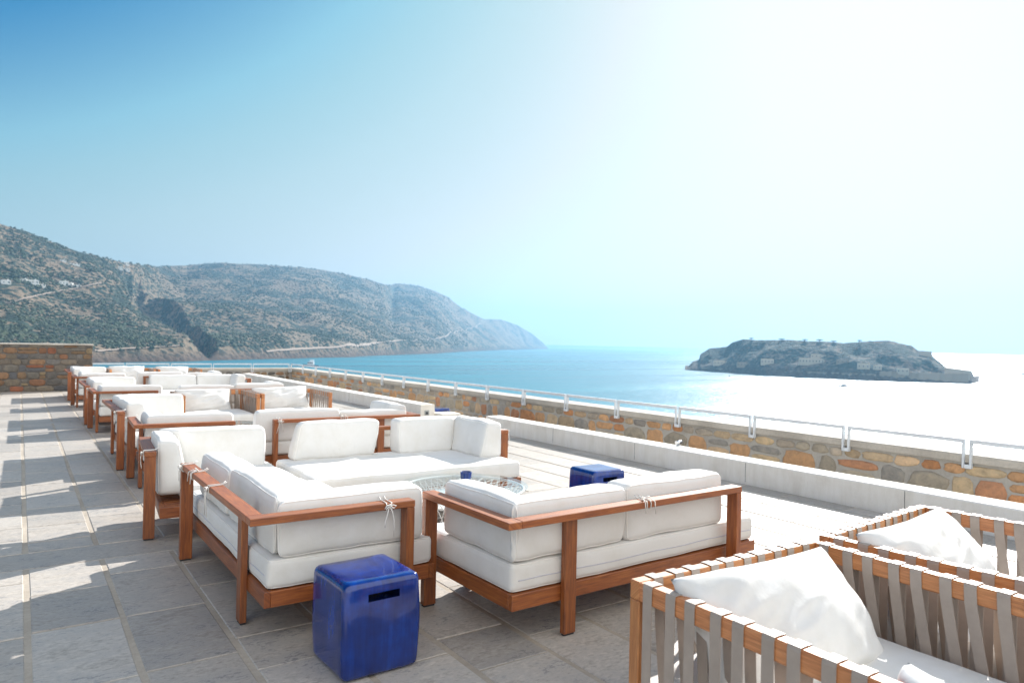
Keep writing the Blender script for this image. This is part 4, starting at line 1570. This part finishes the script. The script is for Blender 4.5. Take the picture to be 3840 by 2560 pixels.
# ------------------------------------------------------------------ ceramic stools
def stool(label, x, y, z, rot, seed, W=.385, H=.455):
    o = thing("ceramic_stool", label, "stool", (x, y, z), "blue ceramic stools")
    o.rotation_euler = (0, 0, rot)
    verts, faces, hs = rbox_points(W, W, H, .035, 26)
    sd = Vector((seed, seed * 2, 1))
    def fn(p):
        zz = (p[2] + hs[2]) / H
        k = 1.0 - .03 * (1 - zz) ** 3 - .02 * zz ** 4 + .014 * math.sin(math.pi * zz)
        nv = noise.noise_vector(Vector(p) * 5 + sd) * .004
        top = max(0, (p[2] - hs[2] + .03) / .03)
        return [p[0] * k + nv.x, p[1] * k + nv.y, p[2] + hs[2] + nv.z * .6 * top]
    V = [fn(p) for p in verts]
    # slot on the -y face: drop the quads inside it, line it with an inner box
    sx, z0, z1 = .083, H * .79, H * .79 + .036
    body, cut = MB(), []
    body.v = [tuple(p) for p in V]
    # snap grid columns/rows to the slot's outline
    xs = sorted({round(p[0], 4) for p, q in zip(verts, V) if abs(p[1] + hs[1]) < 1e-4})
    zs = sorted({round(p[2], 4) for p, q in zip(verts, V) if abs(p[1] + hs[1]) < 1e-4})
    near = lambda lst, v: min(lst, key=lambda t: abs(t - v))
    cx0, cx1 = near(xs, -sx), near(xs, sx)
    cz0, cz1 = near(zs, z0 - hs[2]), near(zs, z1 - hs[2])
    if cz0 == cz1:
        cz1 = zs[zs.index(cz0) + 1]
    for i, p in enumerate(verts):
        if abs(p[1] + hs[1]) < 1e-4:
            q = list(V[i])
            if round(p[2], 4) == cz0:
                q[2] = z0
            if round(p[2], 4) == cz1:
                q[2] = z1
            if round(p[0], 4) == cx0:
                q[0] = -sx
            if round(p[0], 4) == cx1:
                q[0] = sx
            body.v[i] = tuple(q)
    for f in faces:
        c = [sum(verts[i][k] for i in f) / 4 for k in range(3)]
        if abs(c[1] + hs[1]) < 1e-4 and cx0 < c[0] < cx1 and cz0 < c[2] < cz1:
            cut.append(f)
            continue
        body.face(f, [(0, 0)] * 4, (1, 1, 1), True)
    body.build("body", GLAZE, o)
    yb = -hs[1] - .004
    yi = -hs[1] + .11
    sl = MB()
    a, b = -sx - .002, sx + .002
    c, d = z0 - .002, z1 + .002
    yf = -hs[1] + .005
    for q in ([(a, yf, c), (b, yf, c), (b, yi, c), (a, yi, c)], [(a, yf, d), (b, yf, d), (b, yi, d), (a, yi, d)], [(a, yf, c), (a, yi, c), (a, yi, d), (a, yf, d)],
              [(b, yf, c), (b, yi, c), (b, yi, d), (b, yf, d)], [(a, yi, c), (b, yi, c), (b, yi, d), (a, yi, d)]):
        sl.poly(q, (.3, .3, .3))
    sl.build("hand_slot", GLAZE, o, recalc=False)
    return o
stool("cobalt blue ceramic stool with a slot handle standing in front of the nearest sofa", 1.457, 3.362, 0, math.radians(1.8), 3, .41, .462)
stool("blue ceramic stool standing alone on the sunlit floor before the kerb wall", 4.50, 5.08, 0, math.radians(-2), 5)
stool("blue ceramic stool on the lower walkway, only its top showing past the kerb end", 7.80, 14.15, -.33, 0, 7)

# ------------------------------------------------------------------ haze
hz = MB()
hz.v = [(x, y, z) for x in (-2500, 4800) for y in (-400, 5600) for z in (ZS - 8.0, 345)]
for q in ((0, 1, 3, 2), (4, 6, 7, 5), (0, 4, 5, 1), (2, 3, 7, 6), (0, 2, 6, 4), (1, 5, 7, 3)):
    hz.face(list(q), [(0, 0)] * 4, (1, 1, 1))
hzo = hz.build("haze", HAZE)
hzo["kind"] = "stuff"
